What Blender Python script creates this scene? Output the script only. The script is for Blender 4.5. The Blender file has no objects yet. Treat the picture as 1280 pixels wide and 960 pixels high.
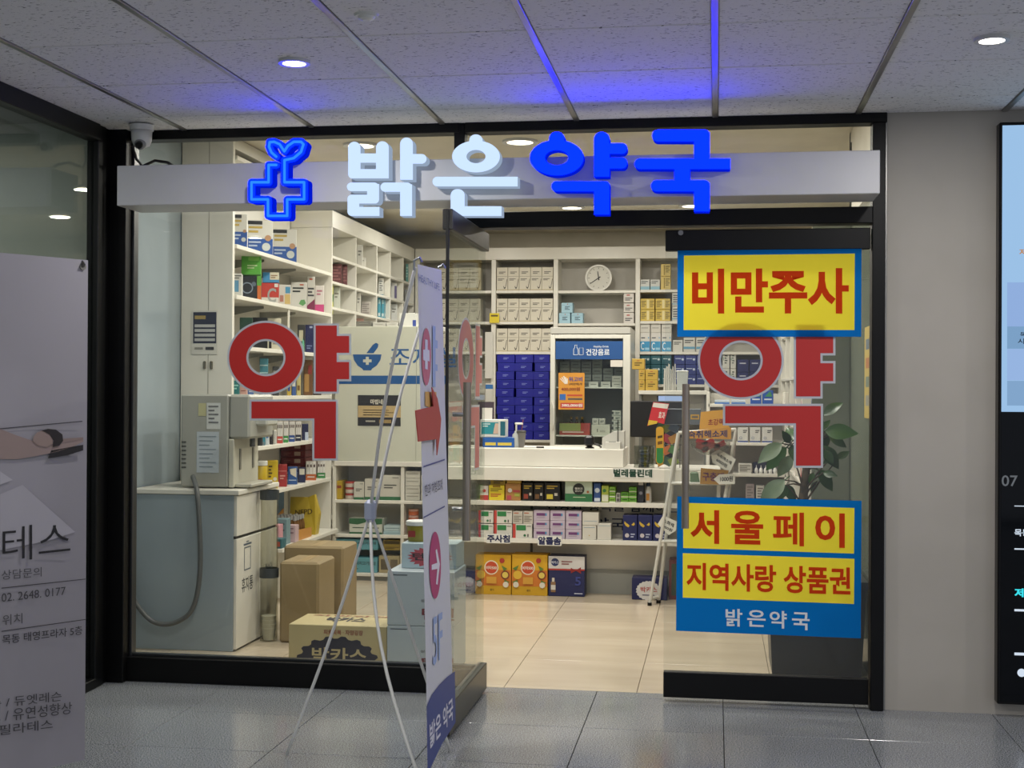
import bpy, bmesh, math, random
from math import sin, cos, pi
from mathutils import Vector, Matrix
random.seed(7)
sc = bpy.context.scene
COL = sc.collection

# ------------------------------------------------------------------ camera
FPX, YAW, PIT, ROL = 1687.66, .1501, .0039, .0053
CAM = Vector((0, -5.9175, 1.3503))
FW = Vector((-sin(YAW)*cos(PIT), cos(YAW)*cos(PIT), sin(PIT)))
_r = Vector((cos(YAW), sin(YAW), 0)); _u = _r.cross(FW)
RT = _r*cos(ROL) + _u*sin(ROL); UP = -_r*sin(ROL) + _u*cos(ROL)
cd = bpy.data.cameras.new('camera'); cam = bpy.data.objects.new('camera', cd); COL.objects.link(cam)
cd.sensor_fit = 'HORIZONTAL'; cd.sensor_width = 36; cd.lens = FPX/1280*36; cd.clip_start = .05; cd.clip_end = 100
m = Matrix.Identity(4)
for i in range(3):
    m[i][0] = RT[i]; m[i][1] = UP[i]; m[i][2] = -FW[i]; m[i][3] = CAM[i]
cam.matrix_world = m
sc.camera = cam
# ------------------------------------------------------------------ world, exposure
w = bpy.data.worlds.new('world'); sc.world = w; w.use_nodes = True
w.node_tree.nodes['Background'].inputs[0].default_value = (.80, .86, 1, 1)
w.node_tree.nodes['Background'].inputs[1].default_value = .55
vs = sc.view_settings
vs.view_transform = 'Standard'; vs.look = 'None'; vs.exposure = 0; vs.gamma = 1; vs.use_curve_mapping = False
sc.cycles.transparent_max_bounces = 24; sc.cycles.max_bounces = 10
sc.cycles.sample_clamp_indirect = 6

def area_lamp(name, loc, r, power, colour, spread=180):
    l = bpy.data.lights.new(name, 'AREA'); l.shape = 'DISK'; l.size = 2*r; l.energy = power; l.color = colour
    l.spread = math.radians(spread)
    o = bpy.data.objects.new(name, l); COL.objects.link(o); o.location = loc
    return o
HALL_Z, SHOP_Z = 2.53, 2.77
HALL_LAMPS = [(-1.509, -1.23), (.903, -1.235), (-1.509, -3.63), (.903, -3.63), (3.3, -1.23), (3.3, -3.63), (-1.509, -6.03), (.903, -6.03)]
SHOP_LAMPS = [(x, y) for y in (.33, 1.71, 3.1, 4.52) for x in (-2.05, -1.115, -.19)]
for x, y in HALL_LAMPS: area_lamp('downlight_lamp', (x, y, HALL_Z-.022), .04, 15, (1, .97, .93))
NEXT_FILL_LAMPS = [(-3.6, -.9), (-3.6, -2.6), (-3.6, -4.3)]  # added fill lamps, put in to brighten the neighbouring unit behind the glass
for x, y in NEXT_FILL_LAMPS: area_lamp('next_unit_fill_lamp', (x, y, 2.53), .05, 7, (1, 1, .95))
for x, y in SHOP_LAMPS: area_lamp('shop_lamp', (x, y, SHOP_Z-.022), .07, 14, (1, .955, .87))

# ------------------------------------------------------------------ helpers: pixels of the measured photo to points
def ray(px, py): return FW + RT*((px-640)/FPX) + UP*((480-py)/FPX)
def at(px, py, Y): d = ray(px, py); return CAM + d*((Y-CAM.y)/d.y)
def atX(px, py, X): d = ray(px, py); return CAM + d*((X-CAM.x)/d.x)
def atZ(px, py, Z): d = ray(px, py); return CAM + d*((Z-CAM.z)/d.z)
def atP(px, py, p, n): d = ray(px, py); return CAM + d*((p-CAM).dot(n)/d.dot(n))
ORD = ['first', 'second', 'third', 'fourth', 'fifth', 'sixth', 'seventh', 'eighth', 'ninth', 'tenth', 'eleventh', 'twelfth', 'thirteenth']

# ------------------------------------------------------------------ materials
def lin(h):
    if not isinstance(h, str): return tuple(h)
    h = h.lstrip('#'); v = [int(h[i:i+2], 16)/255 for i in (0, 2, 4)]
    return tuple(c/12.92 if c <= .04045 else ((c+.055)/1.055)**2.4 for c in v)
MC = {}
def mat(col, rough=.5, metal=0., key=None, spec=.5):
    k = (col, rough, metal, spec)
    if k in MC: return MC[k]
    m = bpy.data.materials.new('paint'); m.use_nodes = True
    b = m.node_tree.nodes['Principled BSDF']
    b.inputs['Base Color'].default_value = (*lin(col), 1); b.inputs['Roughness'].default_value = rough
    b.inputs['Metallic'].default_value = metal; b.inputs['Specular IOR Level'].default_value = spec
    MC[k] = m; return m
def emis(col, s):
    k = ('e', col, s)
    if k in MC: return MC[k]
    m = bpy.data.materials.new('glow'); m.use_nodes = True; n = m.node_tree; n.nodes.clear()
    e = n.nodes.new('ShaderNodeEmission'); o = n.nodes.new('ShaderNodeOutputMaterial')
    e.inputs[0].default_value = (*lin(col), 1); e.inputs[1].default_value = s
    n.links.new(e.outputs[0], o.inputs[0]); MC[k] = m; return m
def glass(tint=(.93, .96, .94), refl=1., base=.045, rough=0.):
    k = ('g', tint, refl, base, rough)
    if k in MC: return MC[k]
    m = bpy.data.materials.new('clear_glass'); m.use_nodes = True; n = m.node_tree; n.nodes.clear()
    o = n.nodes.new('ShaderNodeOutputMaterial'); mx = n.nodes.new('ShaderNodeMixShader')
    t = n.nodes.new('ShaderNodeBsdfTransparent'); t.inputs[0].default_value = (*tint, 1)
    g = n.nodes.new('ShaderNodeBsdfGlossy'); g.inputs['Roughness'].default_value = rough
    lw = n.nodes.new('ShaderNodeLayerWeight'); lw.inputs[0].default_value = .5
    p = n.nodes.new('ShaderNodeMath'); p.operation = 'POWER'; p.inputs[1].default_value = 4.5
    q = n.nodes.new('ShaderNodeMath'); q.operation = 'MULTIPLY_ADD'; q.inputs[1].default_value = .75*refl; q.inputs[2].default_value = base
    n.links.new(lw.outputs['Facing'], p.inputs[0]); n.links.new(p.outputs[0], q.inputs[0]); n.links.new(q.outputs[0], mx.inputs[0])
    n.links.new(t.outputs[0], mx.inputs[1]); n.links.new(g.outputs[0], mx.inputs[2]); n.links.new(mx.outputs[0], o.inputs[0])
    MC[k] = m; return m
def paper(col, tr=.5):
    k = ('p', col, tr)
    if k in MC: return MC[k]
    m = bpy.data.materials.new('translucent_paper'); m.use_nodes = True; n = m.node_tree; n.nodes.clear()
    o = n.nodes.new('ShaderNodeOutputMaterial'); mx = n.nodes.new('ShaderNodeMixShader'); mx.inputs[0].default_value = tr
    d = n.nodes.new('ShaderNodeBsdfDiffuse'); t = n.nodes.new('ShaderNodeBsdfTranslucent')
    for s in (d, t): s.inputs[0].default_value = (*lin(col), 1)
    n.links.new(d.outputs[0], mx.inputs[1]); n.links.new(t.outputs[0], mx.inputs[2]); n.links.new(mx.outputs[0], o.inputs[0])
    MC[k] = m; return m
def noisy(name, c1, c2, scale, rough=.5, stretch=(1, 1, 1), detail=4, lo=.4, hi=.6, bump=0., metal=0., rvar=None, spec=.5):
    if name in MC: return MC[name]
    m = bpy.data.materials.new(name); m.use_nodes = True; n = m.node_tree; b = n.nodes['Principled BSDF']
    tc = n.nodes.new('ShaderNodeNewGeometry'); mp = n.nodes.new('ShaderNodeMapping'); mp.inputs['Scale'].default_value = stretch
    nz = n.nodes.new('ShaderNodeTexNoise'); nz.inputs['Scale'].default_value = scale; nz.inputs['Detail'].default_value = detail
    cr = n.nodes.new('ShaderNodeValToRGB'); e = cr.color_ramp.elements
    e[0].position = lo; e[1].position = hi; e[0].color = (*lin(c1), 1); e[1].color = (*lin(c2), 1)
    n.links.new(tc.outputs['Position'], mp.inputs[0]); n.links.new(mp.outputs[0], nz.inputs[0]); n.links.new(nz.outputs[0], cr.inputs[0])
    n.links.new(cr.outputs[0], b.inputs['Base Color']); b.inputs['Roughness'].default_value = rough; b.inputs['Metallic'].default_value = metal
    b.inputs['Specular IOR Level'].default_value = spec
    if bump:
        bp = n.nodes.new('ShaderNodeBump'); bp.inputs['Strength'].default_value = bump; bp.inputs['Distance'].default_value = .004
        n.links.new(nz.outputs[0], bp.inputs['Height']); n.links.new(bp.outputs[0], b.inputs['Normal'])
    MC[name] = m; return m
def granite():
    m = noisy('granite', '#4a4e53', '#a8abae', 210, .17, detail=6, lo=.38, hi=.64, spec=.5)
    n = m.node_tree; b = n.nodes['Principled BSDF']
    tc = n.nodes['Geometry']
    z2 = n.nodes.new('ShaderNodeTexNoise'); z2.inputs['Scale'].default_value = 1.6; z2.inputs['Detail'].default_value = 5
    mr = n.nodes.new('ShaderNodeMapRange'); mr.inputs['From Min'].default_value = .3; mr.inputs['From Max'].default_value = .7
    mr.inputs['To Min'].default_value = .07; mr.inputs['To Max'].default_value = .22
    n.links.new(tc.outputs['Position'], z2.inputs[0]); n.links.new(z2.outputs[0], mr.inputs[0]); n.links.new(mr.outputs[0], b.inputs['Roughness'])
    return m
def tile_board():
    m = noisy('mineral_fibre_board', '#3a3a3d', '#e6e5e5', 120, .9, stretch=(.45, 1.4, 1), detail=2, lo=.315, hi=.355, bump=.5)
    return m

# ------------------------------------------------------------------ mesh builder
class MB:
    def __init__(s): s.v = []; s.f = []; s.mi = []; s.m = 0
    def add(s, vs, fs):
        o = len(s.v); s.v += [Vector(p) for p in vs]; s.f += [[i+o for i in f] for f in fs]; s.mi += [s.m]*len(fs); return s
    def box(s, x0, x1, y0, y1, z0, z1):
        return s.add([(x, y, z) for z in (z0, z1) for y in (y0, y1) for x in (x0, x1)],
                     [(0, 2, 3, 1), (4, 5, 7, 6), (0, 1, 5, 4), (2, 6, 7, 3), (0, 4, 6, 2), (1, 3, 7, 5)])
    def bbox(s, x0, x1, y0, y1, z0, z1, b=.004):   # box with chamfered vertical and horizontal edges
        b = min(b, (x1-x0)/3, (y1-y0)/3, (z1-z0)/3)
        vs = []; idx = {}
        for k in (0, 1):
            for j in (0, 1):
                for i in (0, 1):
                    X = (x0, x1)[i]; Y = (y0, y1)[j]; Z = (z0, z1)[k]; a = b*(1-2*i); c = b*(1-2*j); d = b*(1-2*k)
                    for ax, p in enumerate(((X, Y+c, Z+d), (X+a, Y, Z+d), (X+a, Y+c, Z))):
                        idx[i, j, k, ax] = len(vs); vs.append(p)
        fs = []
        q = lambda ax, s_, t: (s_, *t) if ax == 0 else ((t[0], s_, t[1]) if ax == 1 else (t[0], t[1], s_))
        for ax in range(3):
            for s_ in (0, 1):
                c = [idx[(*q(ax, s_, t), ax)] for t in ((0, 0), (1, 0), (1, 1), (0, 1))]
                fs.append(c if (s_ == 1) ^ (ax == 1) else c[::-1])
        for ax in range(3):
            o1, o2 = [a for a in range(3) if a != ax]
            for s1 in (0, 1):
                for s2 in (0, 1):
                    def k3(t):
                        r = [0, 0, 0]; r[ax] = t; r[o1] = s1; r[o2] = s2; return tuple(r)
                    fs.append([idx[(*k3(0), o1)], idx[(*k3(1), o1)], idx[(*k3(1), o2)], idx[(*k3(0), o2)]])
        for i in (0, 1):
            for j in (0, 1):
                for k in (0, 1): fs.append([idx[i, j, k, 0], idx[i, j, k, 1], idx[i, j, k, 2]])
        return s.add(vs, fs)
    def quad(s, a, b, c, d): return s.add([a, b, c, d], [(0, 1, 2, 3)])
    def prism(s, pts, off):           # closed loop of points, moved by vector off
        n = len(pts); off = Vector(off); P = [Vector(p) for p in pts]
        return s.add(P+[p+off for p in P], [tuple(range(n)), tuple(range(2*n-1, n-1, -1))]+[(i, (i+1) % n, n+(i+1) % n, n+i) for i in range(n)])
    def annulus(s, outer, inner, off):
        n = len(outer); off = Vector(off); O = [Vector(p) for p in outer]; I = [Vector(p) for p in inner]
        vs = O+I+[p+off for p in O]+[p+off for p in I]; fs = []
        for i in range(n):
            j = (i+1) % n
            fs += [(i, j, n+j, n+i), (2*n+i, 3*n+i, 3*n+j, 2*n+j), (i, 2*n+i, 2*n+j, j), (n+i, n+j, 3*n+j, 3*n+i)]
        return s.add(vs, fs)
    def cyl(s, p0, p1, r0, r1=None, n=14, cap=True):
        r1 = r0 if r1 is None else r1; p0 = Vector(p0); p1 = Vector(p1); d = (p1-p0).normalized()
        a = d.orthogonal().normalized(); b = d.cross(a); vs = []
        for p, r in ((p0, r0), (p1, r1)):
            vs += [p+(a*cos(2*pi*i/n)+b*sin(2*pi*i/n))*r for i in range(n)]
        fs = [(i, (i+1) % n, n+(i+1) % n, n+i) for i in range(n)]
        if cap: fs += [tuple(range(n-1, -1, -1)), tuple(range(n, 2*n))]
        return s.add(vs, fs)
    def tube(s, path, r, n=8):
        P = [Vector(p) for p in path]; vs = []; m_ = len(P); a = None
        for i, p in enumerate(P):
            d = (P[min(i+1, m_-1)]-P[max(i-1, 0)]).normalized()
            a = d.orthogonal().normalized() if a is None else (a-d*a.dot(d)).normalized()
            b = d.cross(a); rr = r[i] if isinstance(r, (list, tuple)) else r
            vs += [p+(a*cos(2*pi*k/n)+b*sin(2*pi*k/n))*rr for k in range(n)]
        fs = [(i*n+k, i*n+(k+1) % n, (i+1)*n+(k+1) % n, (i+1)*n+k) for i in range(m_-1) for k in range(n)]
        fs += [tuple(range(n-1, -1, -1)), tuple(range((m_-1)*n, m_*n))]
        return s.add(vs, fs)
    def lathe(s, c, prof, n=20):      # prof: (radius, z) up the axis
        c = Vector(c); vs = [c+Vector((r*cos(2*pi*k/n), r*sin(2*pi*k/n), z)) for r, z in prof for k in range(n)]
        fs = [(i*n+k, i*n+(k+1) % n, (i+1)*n+(k+1) % n, (i+1)*n+k) for i in range(len(prof)-1) for k in range(n)]
        fs += [tuple(range(n-1, -1, -1)), tuple(range((len(prof)-1)*n, len(prof)*n))]
        return s.add(vs, fs)
ORG = {}
def link(name, mb, mt, parent=None, org=None, smooth=False):
    """one mesh object; world coordinates in mb; origin at org or at the parent's origin"""
    o_ = Vector(ORG[parent.name]) if parent else Vector(org if org is not None else (0, 0, 0))
    me = bpy.data.meshes.new(name); me.from_pydata([v-o_ for v in mb.v], [], mb.f)
    for t in (mt if isinstance(mt, (list, tuple)) else [mt]): me.materials.append(t)
    if any(mb.mi): me.polygons.foreach_set('material_index', mb.mi)
    if smooth: me.polygons.foreach_set('use_smooth', [True]*len(me.polygons))
    me.update()
    o = bpy.data.objects.new(name, me); COL.objects.link(o)
    if parent: o.parent = parent
    else: o.location = o_
    ORG[o.name] = o_
    return o
def base_of(mb):
    xs = [v.x for v in mb.v]; ys = [v.y for v in mb.v]
    return Vector(((min(xs)+max(xs))/2, (min(ys)+max(ys))/2, min(v.z for v in mb.v)))
def tag(o, label, cat, group=None):
    o['label'] = label; o['category'] = cat
    if group: o['group'] = group
    return o
def thing(name, label, cat, loc, group=None):
    o = bpy.data.objects.new(name, None); COL.objects.link(o); o.location = loc; o.empty_display_size = .1
    ORG[o.name] = Vector(loc); return tag(o, label, cat, group)
def solo(name, mb, mt, label, cat, group=None, smooth=False):
    return tag(link(name, mb, mt, None, base_of(mb), smooth), label, cat, group)
def struct(name, mb=None, mt=None, loc=(0, 0, 0)):
    if mb is None:
        o = bpy.data.objects.new(name, None); COL.objects.link(o); o.location = loc; ORG[o.name] = Vector(loc)
    else: o = link(name, mb, mt, None, loc)
    o['kind'] = 'structure'; return o
def copy_tree(o, parent=None, loc=None):
    c = o.copy(); COL.objects.link(c); c.parent = parent
    if loc is not None: c.location = loc
    ORG[c.name] = Vector(c.location) if parent is None else ORG[parent.name]
    for ch in o.children: copy_tree(ch, c)
    return c

# ------------------------------------------------------------------ lettering
TXT = {}
def glyphs(s, bold=0.):
    k = (s, bold)
    if k in TXT: return TXT[k]
    cu = bpy.data.curves.new('t', 'FONT'); cu.body = s; cu.size = 1; cu.offset = bold; cu.resolution_u = 3; cu.fill_mode = 'FRONT'
    o = bpy.data.objects.new('t', cu); COL.objects.link(o)
    bpy.context.view_layer.update()
    me = bpy.data.meshes.new_from_object(o.evaluated_get(bpy.context.evaluated_depsgraph_get()))
    vs = [v.co.copy() for v in me.vertices]; fs = [tuple(p.vertices) for p in me.polygons]
    bpy.data.objects.remove(o); bpy.data.curves.remove(cu); bpy.data.meshes.remove(me)
    x0 = min(v.x for v in vs); x1 = max(v.x for v in vs); y0 = min(v.y for v in vs); y1 = max(v.y for v in vs)
    r = ([((v.x-x0)/(x1-x0), (v.y-y0)/(y1-y0)) for v in vs], fs, (x1-x0)/(y1-y0))
    TXT[k] = r; return r
def text_on(s, p0, U, V, mt, parent, bold=.02, name='lettering'):
    """fit the word s into the parallelogram p0, p0+U, p0+V"""
    vs, fs, _ = glyphs(s, bold); p0 = Vector(p0); U = Vector(U); V = Vector(V)
    mb = MB(); mb.add([p0+U*a+V*b for a, b in vs], fs)
    return link(name, mb, mt, parent)
def words_on(s, p0, U, V, mt, parent, bold):
    """a word cut into its letters, one object each, spread evenly over the same parallelogram"""
    vs, fs, _ = glyphs(s, bold); n = len(s); cells = {}
    un = list(range(len(vs)))
    def rt(i):
        while un[i] != i: i = un[i]
        return i
    for f in fs:
        for k in f[1:]: un[rt(k)] = rt(f[0])
    isl = {}
    for i in range(len(vs)): isl.setdefault(rt(i), []).append(vs[i][0])
    wd = {r: min(n-1, int(n*(min(x)+max(x))/2)) for r, x in isl.items()}
    for f in fs: cells.setdefault(wd[rt(f[0])], []).append(f)
    for c, ff in sorted(cells.items()):
        ids = sorted({k for f in ff for k in f}); mp = {k: i for i, k in enumerate(ids)}
        mb = MB(); mb.add([Vector(p0)+Vector(U)*vs[k][0]+Vector(V)*vs[k][1] for k in ids], [[mp[k] for k in f] for f in ff]); link('letter', mb, mt, parent)
def rrect(x0, y0, x1, y1, tl=0, tr=0, br=0, bl=0, n=7):
    """rounded rectangle in picture coordinates (y down)"""
    out = []
    for cx, cy, r, a0 in ((x0+tl, y0+tl, tl, pi), (x1-tr, y0+tr, tr, 1.5*pi), (x1-br, y1-br, br, 0), (x0+bl, y1-bl, bl, .5*pi)):
        if r == 0: out.append((cx, cy))
        else: out += [(cx+r*cos(a0+pi/2*i/n), cy+r*sin(a0+pi/2*i/n)) for i in range(n+1)]
    return out
def ell(cx, cy, rx, ry, n=44): return [(cx+rx*cos(2*pi*i/n), cy+ry*sin(2*pi*i/n)) for i in range(n)]

# ------------------------------------------------------------------ packs of goods
def prints(o, spec, p0, U, V, nrm):
    """flat print on a face: spec entries (kind, ...) in face units 0..1"""
    k = 0
    for e in spec:
        k += 1; d = nrm*(.0006*k+.0004); q = p0+d; h = (e[-1])
        if e[0] == 'r':
            _, a, b, c, f, col = e; mb = MB().quad(q+U*a+V*b, q+U*c+V*b, q+U*c+V*f, q+U*a+V*f); link('printed_panel', mb, mat(col, .5), o)
        elif e[0] == 't':
            _, s, a, b, c, f, col = e; text_on(s, q+U*a+V*b, U*(c-a), V*(f-b), mat(col, .5), o, .02)
        elif e[0] == 'c':
            _, a, b, r, col = e; rx = r/U.length*min(U.length, V.length); ry = r/V.length*min(U.length, V.length)
            mb = MB().add([q+U*(a+rx*cos(2*pi*i/18))+V*(b+ry*sin(2*pi*i/18)) for i in range(18)], [tuple(range(18))]); link('printed_disc', mb, mat(col, .5), o)
        elif e[0] == 'p':
            _, pts, col = e; mb = MB().add([q+U*a+V*b for a, b in pts], [tuple(range(len(pts)))]); link('printed_shape', mb, mat(col, .5), o)
        elif e[0] == 'l':           # lines too small to read
            _, a, b, c, n, gap, col = e; mb = MB()
            for i in range(n):
                y = b-i*gap; x = c-(c-a)*(.3 if i % 2 else 0); mb.quad(q+U*a+V*(y-gap*.25), q+U*x+V*(y-gap*.25), q+U*x+V*(y+gap*.25), q+U*a+V*(y+gap*.25))
            link('small_print', mb, mat(col, .5), o)
def carton(label, x0, x1, y0, y1, z0, z1, col, spec=(), group=None, name='medicine_box', cat='box', face='-Y', rough=.45, rot=0):
    mb = MB().bbox(x0, x1, y0, y1, z0, z1, .0025)
    o = solo(name, mb, mat(col, rough), label, cat, group)
    if face == '-Y': prints(o, spec, Vector((x0, y0, z0)), Vector((x1-x0, 0, 0)), Vector((0, 0, z1-z0)), Vector((0, -1, 0)))
    else: prints(o, spec, Vector((x1, y0, z0)), Vector((0, y1-y0, 0)), Vector((0, 0, z1-z0)), Vector((1, 0, 0)))
    if rot:                 # turned about its front right edge to face the shop door
        c = Vector((x1, y0, z0)); o.location = c+Matrix.Rotation(rot, 3, 'Z') @ (o.location-c); o.rotation_euler.z = rot; ORG[o.name] = Vector(o.location)
    return o
def pbox(label, px0, yt, px1, yb, Y, dep, col, spec=(), zs=None, group=None, gap=.0015, **k):
    ym = (yt+yb)/2; xm = (px0+px1)/2
    x0 = at(px0, ym, Y).x+gap; x1 = at(px1, ym, Y).x-gap; z1 = at(xm, yt, Y).z; z0 = at(xm, yb, Y).z if zs is None else zs
    return carton(label, x0, x1, Y, Y+dep, z0, z1, col, spec, group, **k)
WHITE = '#dcd8cc'
def lab(): return noisy('white_laminate', '#d9d6cb', '#dedbd1', 3, .32)
# ================================================================== SETTING
BLACK = mat('#030304', .45, 0., None, .25); DARK = mat('#08090a', .4, 0., None, .3)
LAM = lab()
XL, XR = -2.77, 4.3          # hall limits
# hall ceiling
cl = struct('ceiling', MB().box(XL, XR, -9.2, .05, 2.56, 2.62), mat('#161617', .9))
TB = tile_board(); BAR = noisy('brushed_bar', '#8d8c88', '#a3a29e', 40, .33, stretch=(1, .05, 1), metal=.85)
xs = [XL]+[-.0093+.6*k for k in range(-4, 8)]; xs = [x for x in xs if x < XR]+[XR]
ys = [-.02]+[-.332-.6*k for k in range(0, 15)]
tm = {}
for i in range(len(xs)-1):
    for j in range(len(ys)-1):
        wx, wy = round(xs[i+1]-xs[i], 3), round(ys[j]-ys[j+1], 3)
        if (wx, wy) not in tm:
            b = MB().bbox(-wx/2+.011, wx/2-.011, -wy/2+.004, wy/2-.004, 0, .016, .004)
            o = link('ceiling_tile', b, TB, cl); tm[wx, wy] = o.data
        else:
            o = bpy.data.objects.new('ceiling_tile', tm[wx, wy]); COL.objects.link(o); o.parent = cl
        o.location = ((xs[i]+xs[i+1])/2, (ys[j]+ys[j+1])/2, 2.53)
for x in xs[1:-1]:
    link('ceiling_bar', MB().bbox(x-.012, x+.012, -9.2, -.02, 2.524, 2.56, .002), BAR, cl)
# hall floor
fl = struct('floor', MB().box(-6, XR, -9.2, .13, -.12, -.012), mat('#2b2c2d', .8))
GR = granite(); T = .5563
fx = [-.5208+T*k for k in range(-10, 9)]; fx = [x for x in fx if -6 < x < XR]
fy = [.128, .02]+[-.5365-T*k for k in range(0, 15)]
tm = {}
for i in range(len(fx)-1):
    for j in range(len(fy)-1):
        wy = round(fy[j]-fy[j+1], 3)
        if wy not in tm:
            o = link('floor_tile', MB().bbox(-T/2+.0016, T/2-.0016, -wy/2+.0016, wy/2-.0016, -.012, 0, .001), GR, fl); tm[wy] = o.data
        else:
            o = bpy.data.objects.new('floor_tile', tm[wy]); COL.objects.link(o); o.parent = fl
        o.location = ((fx[i]+fx[i+1])/2, (fy[j]+fy[j+1])/2, 0)
# shop floor
sf = struct('floor', MB().box(-3.05, 1.2, .13, 6.3, -.12, -.012), mat('#3a352c', .8))
BT = noisy('porcelain', '#b9ab95', '#c6b9a3', 2.2, .22, stretch=(.5, 2.4, 1), lo=.3, hi=.7)
gx = [-3.05]+[-.9451+.601*k for k in range(-3, 4)]+[1.2]; gy = [.13]+[1.9867+.601*k for k in range(-3, 8)]; gy = [y for y in gy if y < 6.2]+[6.3]
tm = {}
for i in range(len(gx)-1):
    for j in range(len(gy)-1):
        wx, wy = round(gx[i+1]-gx[i], 3), round(gy[j+1]-gy[j], 3)
        if (wx, wy) not in tm:
            o = link('floor_tile', MB().bbox(-wx/2+.0012, wx/2-.0012, -wy/2+.0012, wy/2-.0012, -.012, 0, .001), BT, sf); tm[wx, wy] = o.data
        else:
            o = bpy.data.objects.new('floor_tile', tm[wx, wy]); COL.objects.link(o); o.parent = sf
        o.location = ((gx[i]+gx[i+1])/2, (gy[j]+gy[j+1])/2, 0)
# shop walls and ceiling
PLA = noisy('shop_plaster', '#d6d0c0', '#dcd6c8', 4, .6)
struct('ceiling', MB().box(-3.1, 1.3, .02, 6.4, SHOP_Z, SHOP_Z+.08), noisy('shop_ceiling_paint', '#cfc8b6', '#d6cfbd', 4, .6))
struct('wall_back', MB().box(-3.1, 1.3, 6.25, 6.4, -.05, SHOP_Z+.05), PLA)
struct('wall_left', MB().box(-3.1, -3.0, .1, 6.4, -.05, SHOP_Z+.05), noisy('glossy_panel', '#8e9aa1', '#95a1a8', 2, .18))
struct('wall_right', MB().box(1.15, 1.3, 1.72, 6.4, -.05, SHOP_Z+.05), PLA)
# glazed partition and short side wall inside the door, right
OLV = noisy('olive_glass_panel', '#6f7568', '#7b8174', 2, .12)
wp = struct('wall_side', MB().box(.722, .80, .06, 1.72, -.05, 2.3), OLV)
struct('wall_side', MB().box(.722, .80, .06, 1.72, 2.3, SHOP_Z+.05), PLA)
link('panel_joint', MB().box(.716, .724, 1.60, 1.606, 0, 2.7), mat('#4b5046', .4), wp)
struct('wall_partition', MB().box(.52, .722, 1.65, 1.72, -.05, 2.3), OLV)
struct('wall_partition', MB().box(.722, 1.3, 1.66, 1.72, -.05, SHOP_Z+.05), OLV)
# bulkhead above the shop front, hall wall at the right
struct('wall_front', MB().box(-3.1, 4.3, .021, .10, 2.535, 2.9), mat('#3a3a38', .8))
HW = noisy('beige_wall_paint', '#aca69c', '#b1aba1', 2.5, .55)
hw = struct('wall_right', MB().box(.712, XR, -.015, .2, -.03, 2.535), HW)
link('shadow_gap_trim', MB().bbox(.704, .714, -.02, .0, 0, 2.53, .002), mat('#8f8f8c', .35, .6), hw)
# neighbouring unit behind the side glazing
struct('wall_neighbour', MB().box(-4.3, -4.2, -9.2, .2, -.05, 2.7), mat('#b3b8b1', .7))
struct('wall_neighbour', MB().box(-4.2, -2.80, -.12, .02, -.05, 2.7), mat('#a9aea6', .6))
struct('ceiling', MB().box(-4.3, XL-.02, -9.2, .05, 2.56, 2.62), mat('#8a8a86', .8))

# ---------------------------------------------------------------- shop front glazing
GL = glass((.955, .965, .955), .55, .03)
# window_1: wide fixed pane left of the door
w1 = struct('window_1', loc=(-1.9, 0, 0))
link('corner_post', MB().bbox(-2.795, -2.672, -.085, .045, 0, 2.53, .003), BLACK, w1)
link('post_bead', MB().bbox(-2.672, -2.66, -.02, .03, .1, 2.48, .002), mat('#2a2c2e', .3), w1)
link('bottom_rail', MB().bbox(-2.70, -1.03, -.045, .045, 0, .112, .003), BLACK, w1)
link('bottom_bead', MB().bbox(-2.66, -1.03, -.015, .02, .112, .124, .002), mat('#242628', .3), w1)
link('top_rail', MB().bbox(-2.68, -1.13, -.045, .045, 2.487, 2.53, .003), BLACK, w1)
link('mullion', MB().bbox(-1.155, -1.107, -.04, .04, 2.13, 2.53, .003), BLACK, w1)
link('pane', MB().box(-2.66, -1.05, -.005, .005, .12, 2.487), GL, w1)
# window_2: transom over the doors
w2 = struct('window_2', loc=(-.2, 0, 2.06))
link('top_rail', MB().bbox(-1.107, .71, -.045, .045, 2.487, 2.53, .003), BLACK, w2)
link('transom_bar', MB().bbox(-1.19, .652, -.05, .05, 2.062, 2.132, .003), BLACK, w2)
link('right_post', MB().bbox(.650, .704, -.05, .05, 0, 2.487, .003), BLACK, w2)
link('pane', MB().box(-1.107, .65, -.005, .005, 2.132, 2.487), GL, w2)
# door_1: left leaf, standing open towards the hall
d1 = struct('door_1', loc=(-1.027, .03, 0))
LX = -1.027
LG = glass((.93, .95, .93), .62, .03)
link('pane', MB().box(LX-.005, LX+.005, -.80, .03, .13, 1.965), LG, d1)
link('bottom_rail', MB().bbox(LX-.02, LX+.02, -.81, .035, .012, .13, .003), mat('#26251f', .35), d1)
link('top_rail', MB().bbox(LX-.02, LX+.02, -.81, .035, 1.965, 2.045, .003), mat('#1d1c1a', .35), d1)
link('edge_strip', MB().bbox(LX-.006, LX+.006, -.812, -.80, .012, 2.045, .002), mat('#050506', .6), d1)
STEEL = noisy('brushed_steel', '#8b8378', '#a4998b', 60, .3, stretch=(1, 1, .04), metal=.6)
hb = link('handle', MB().cyl((LX+.06, -.70, .756), (LX+.06, -.70, 1.377), .016, n=18), STEEL, d1, smooth=False)
for z in (.88, 1.25): link('handle_bracket', MB().cyl((LX+.003, -.70, z), (LX+.05, -.70, z), .009), mat('#b9b9b4', .25, 1.), hb)
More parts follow.
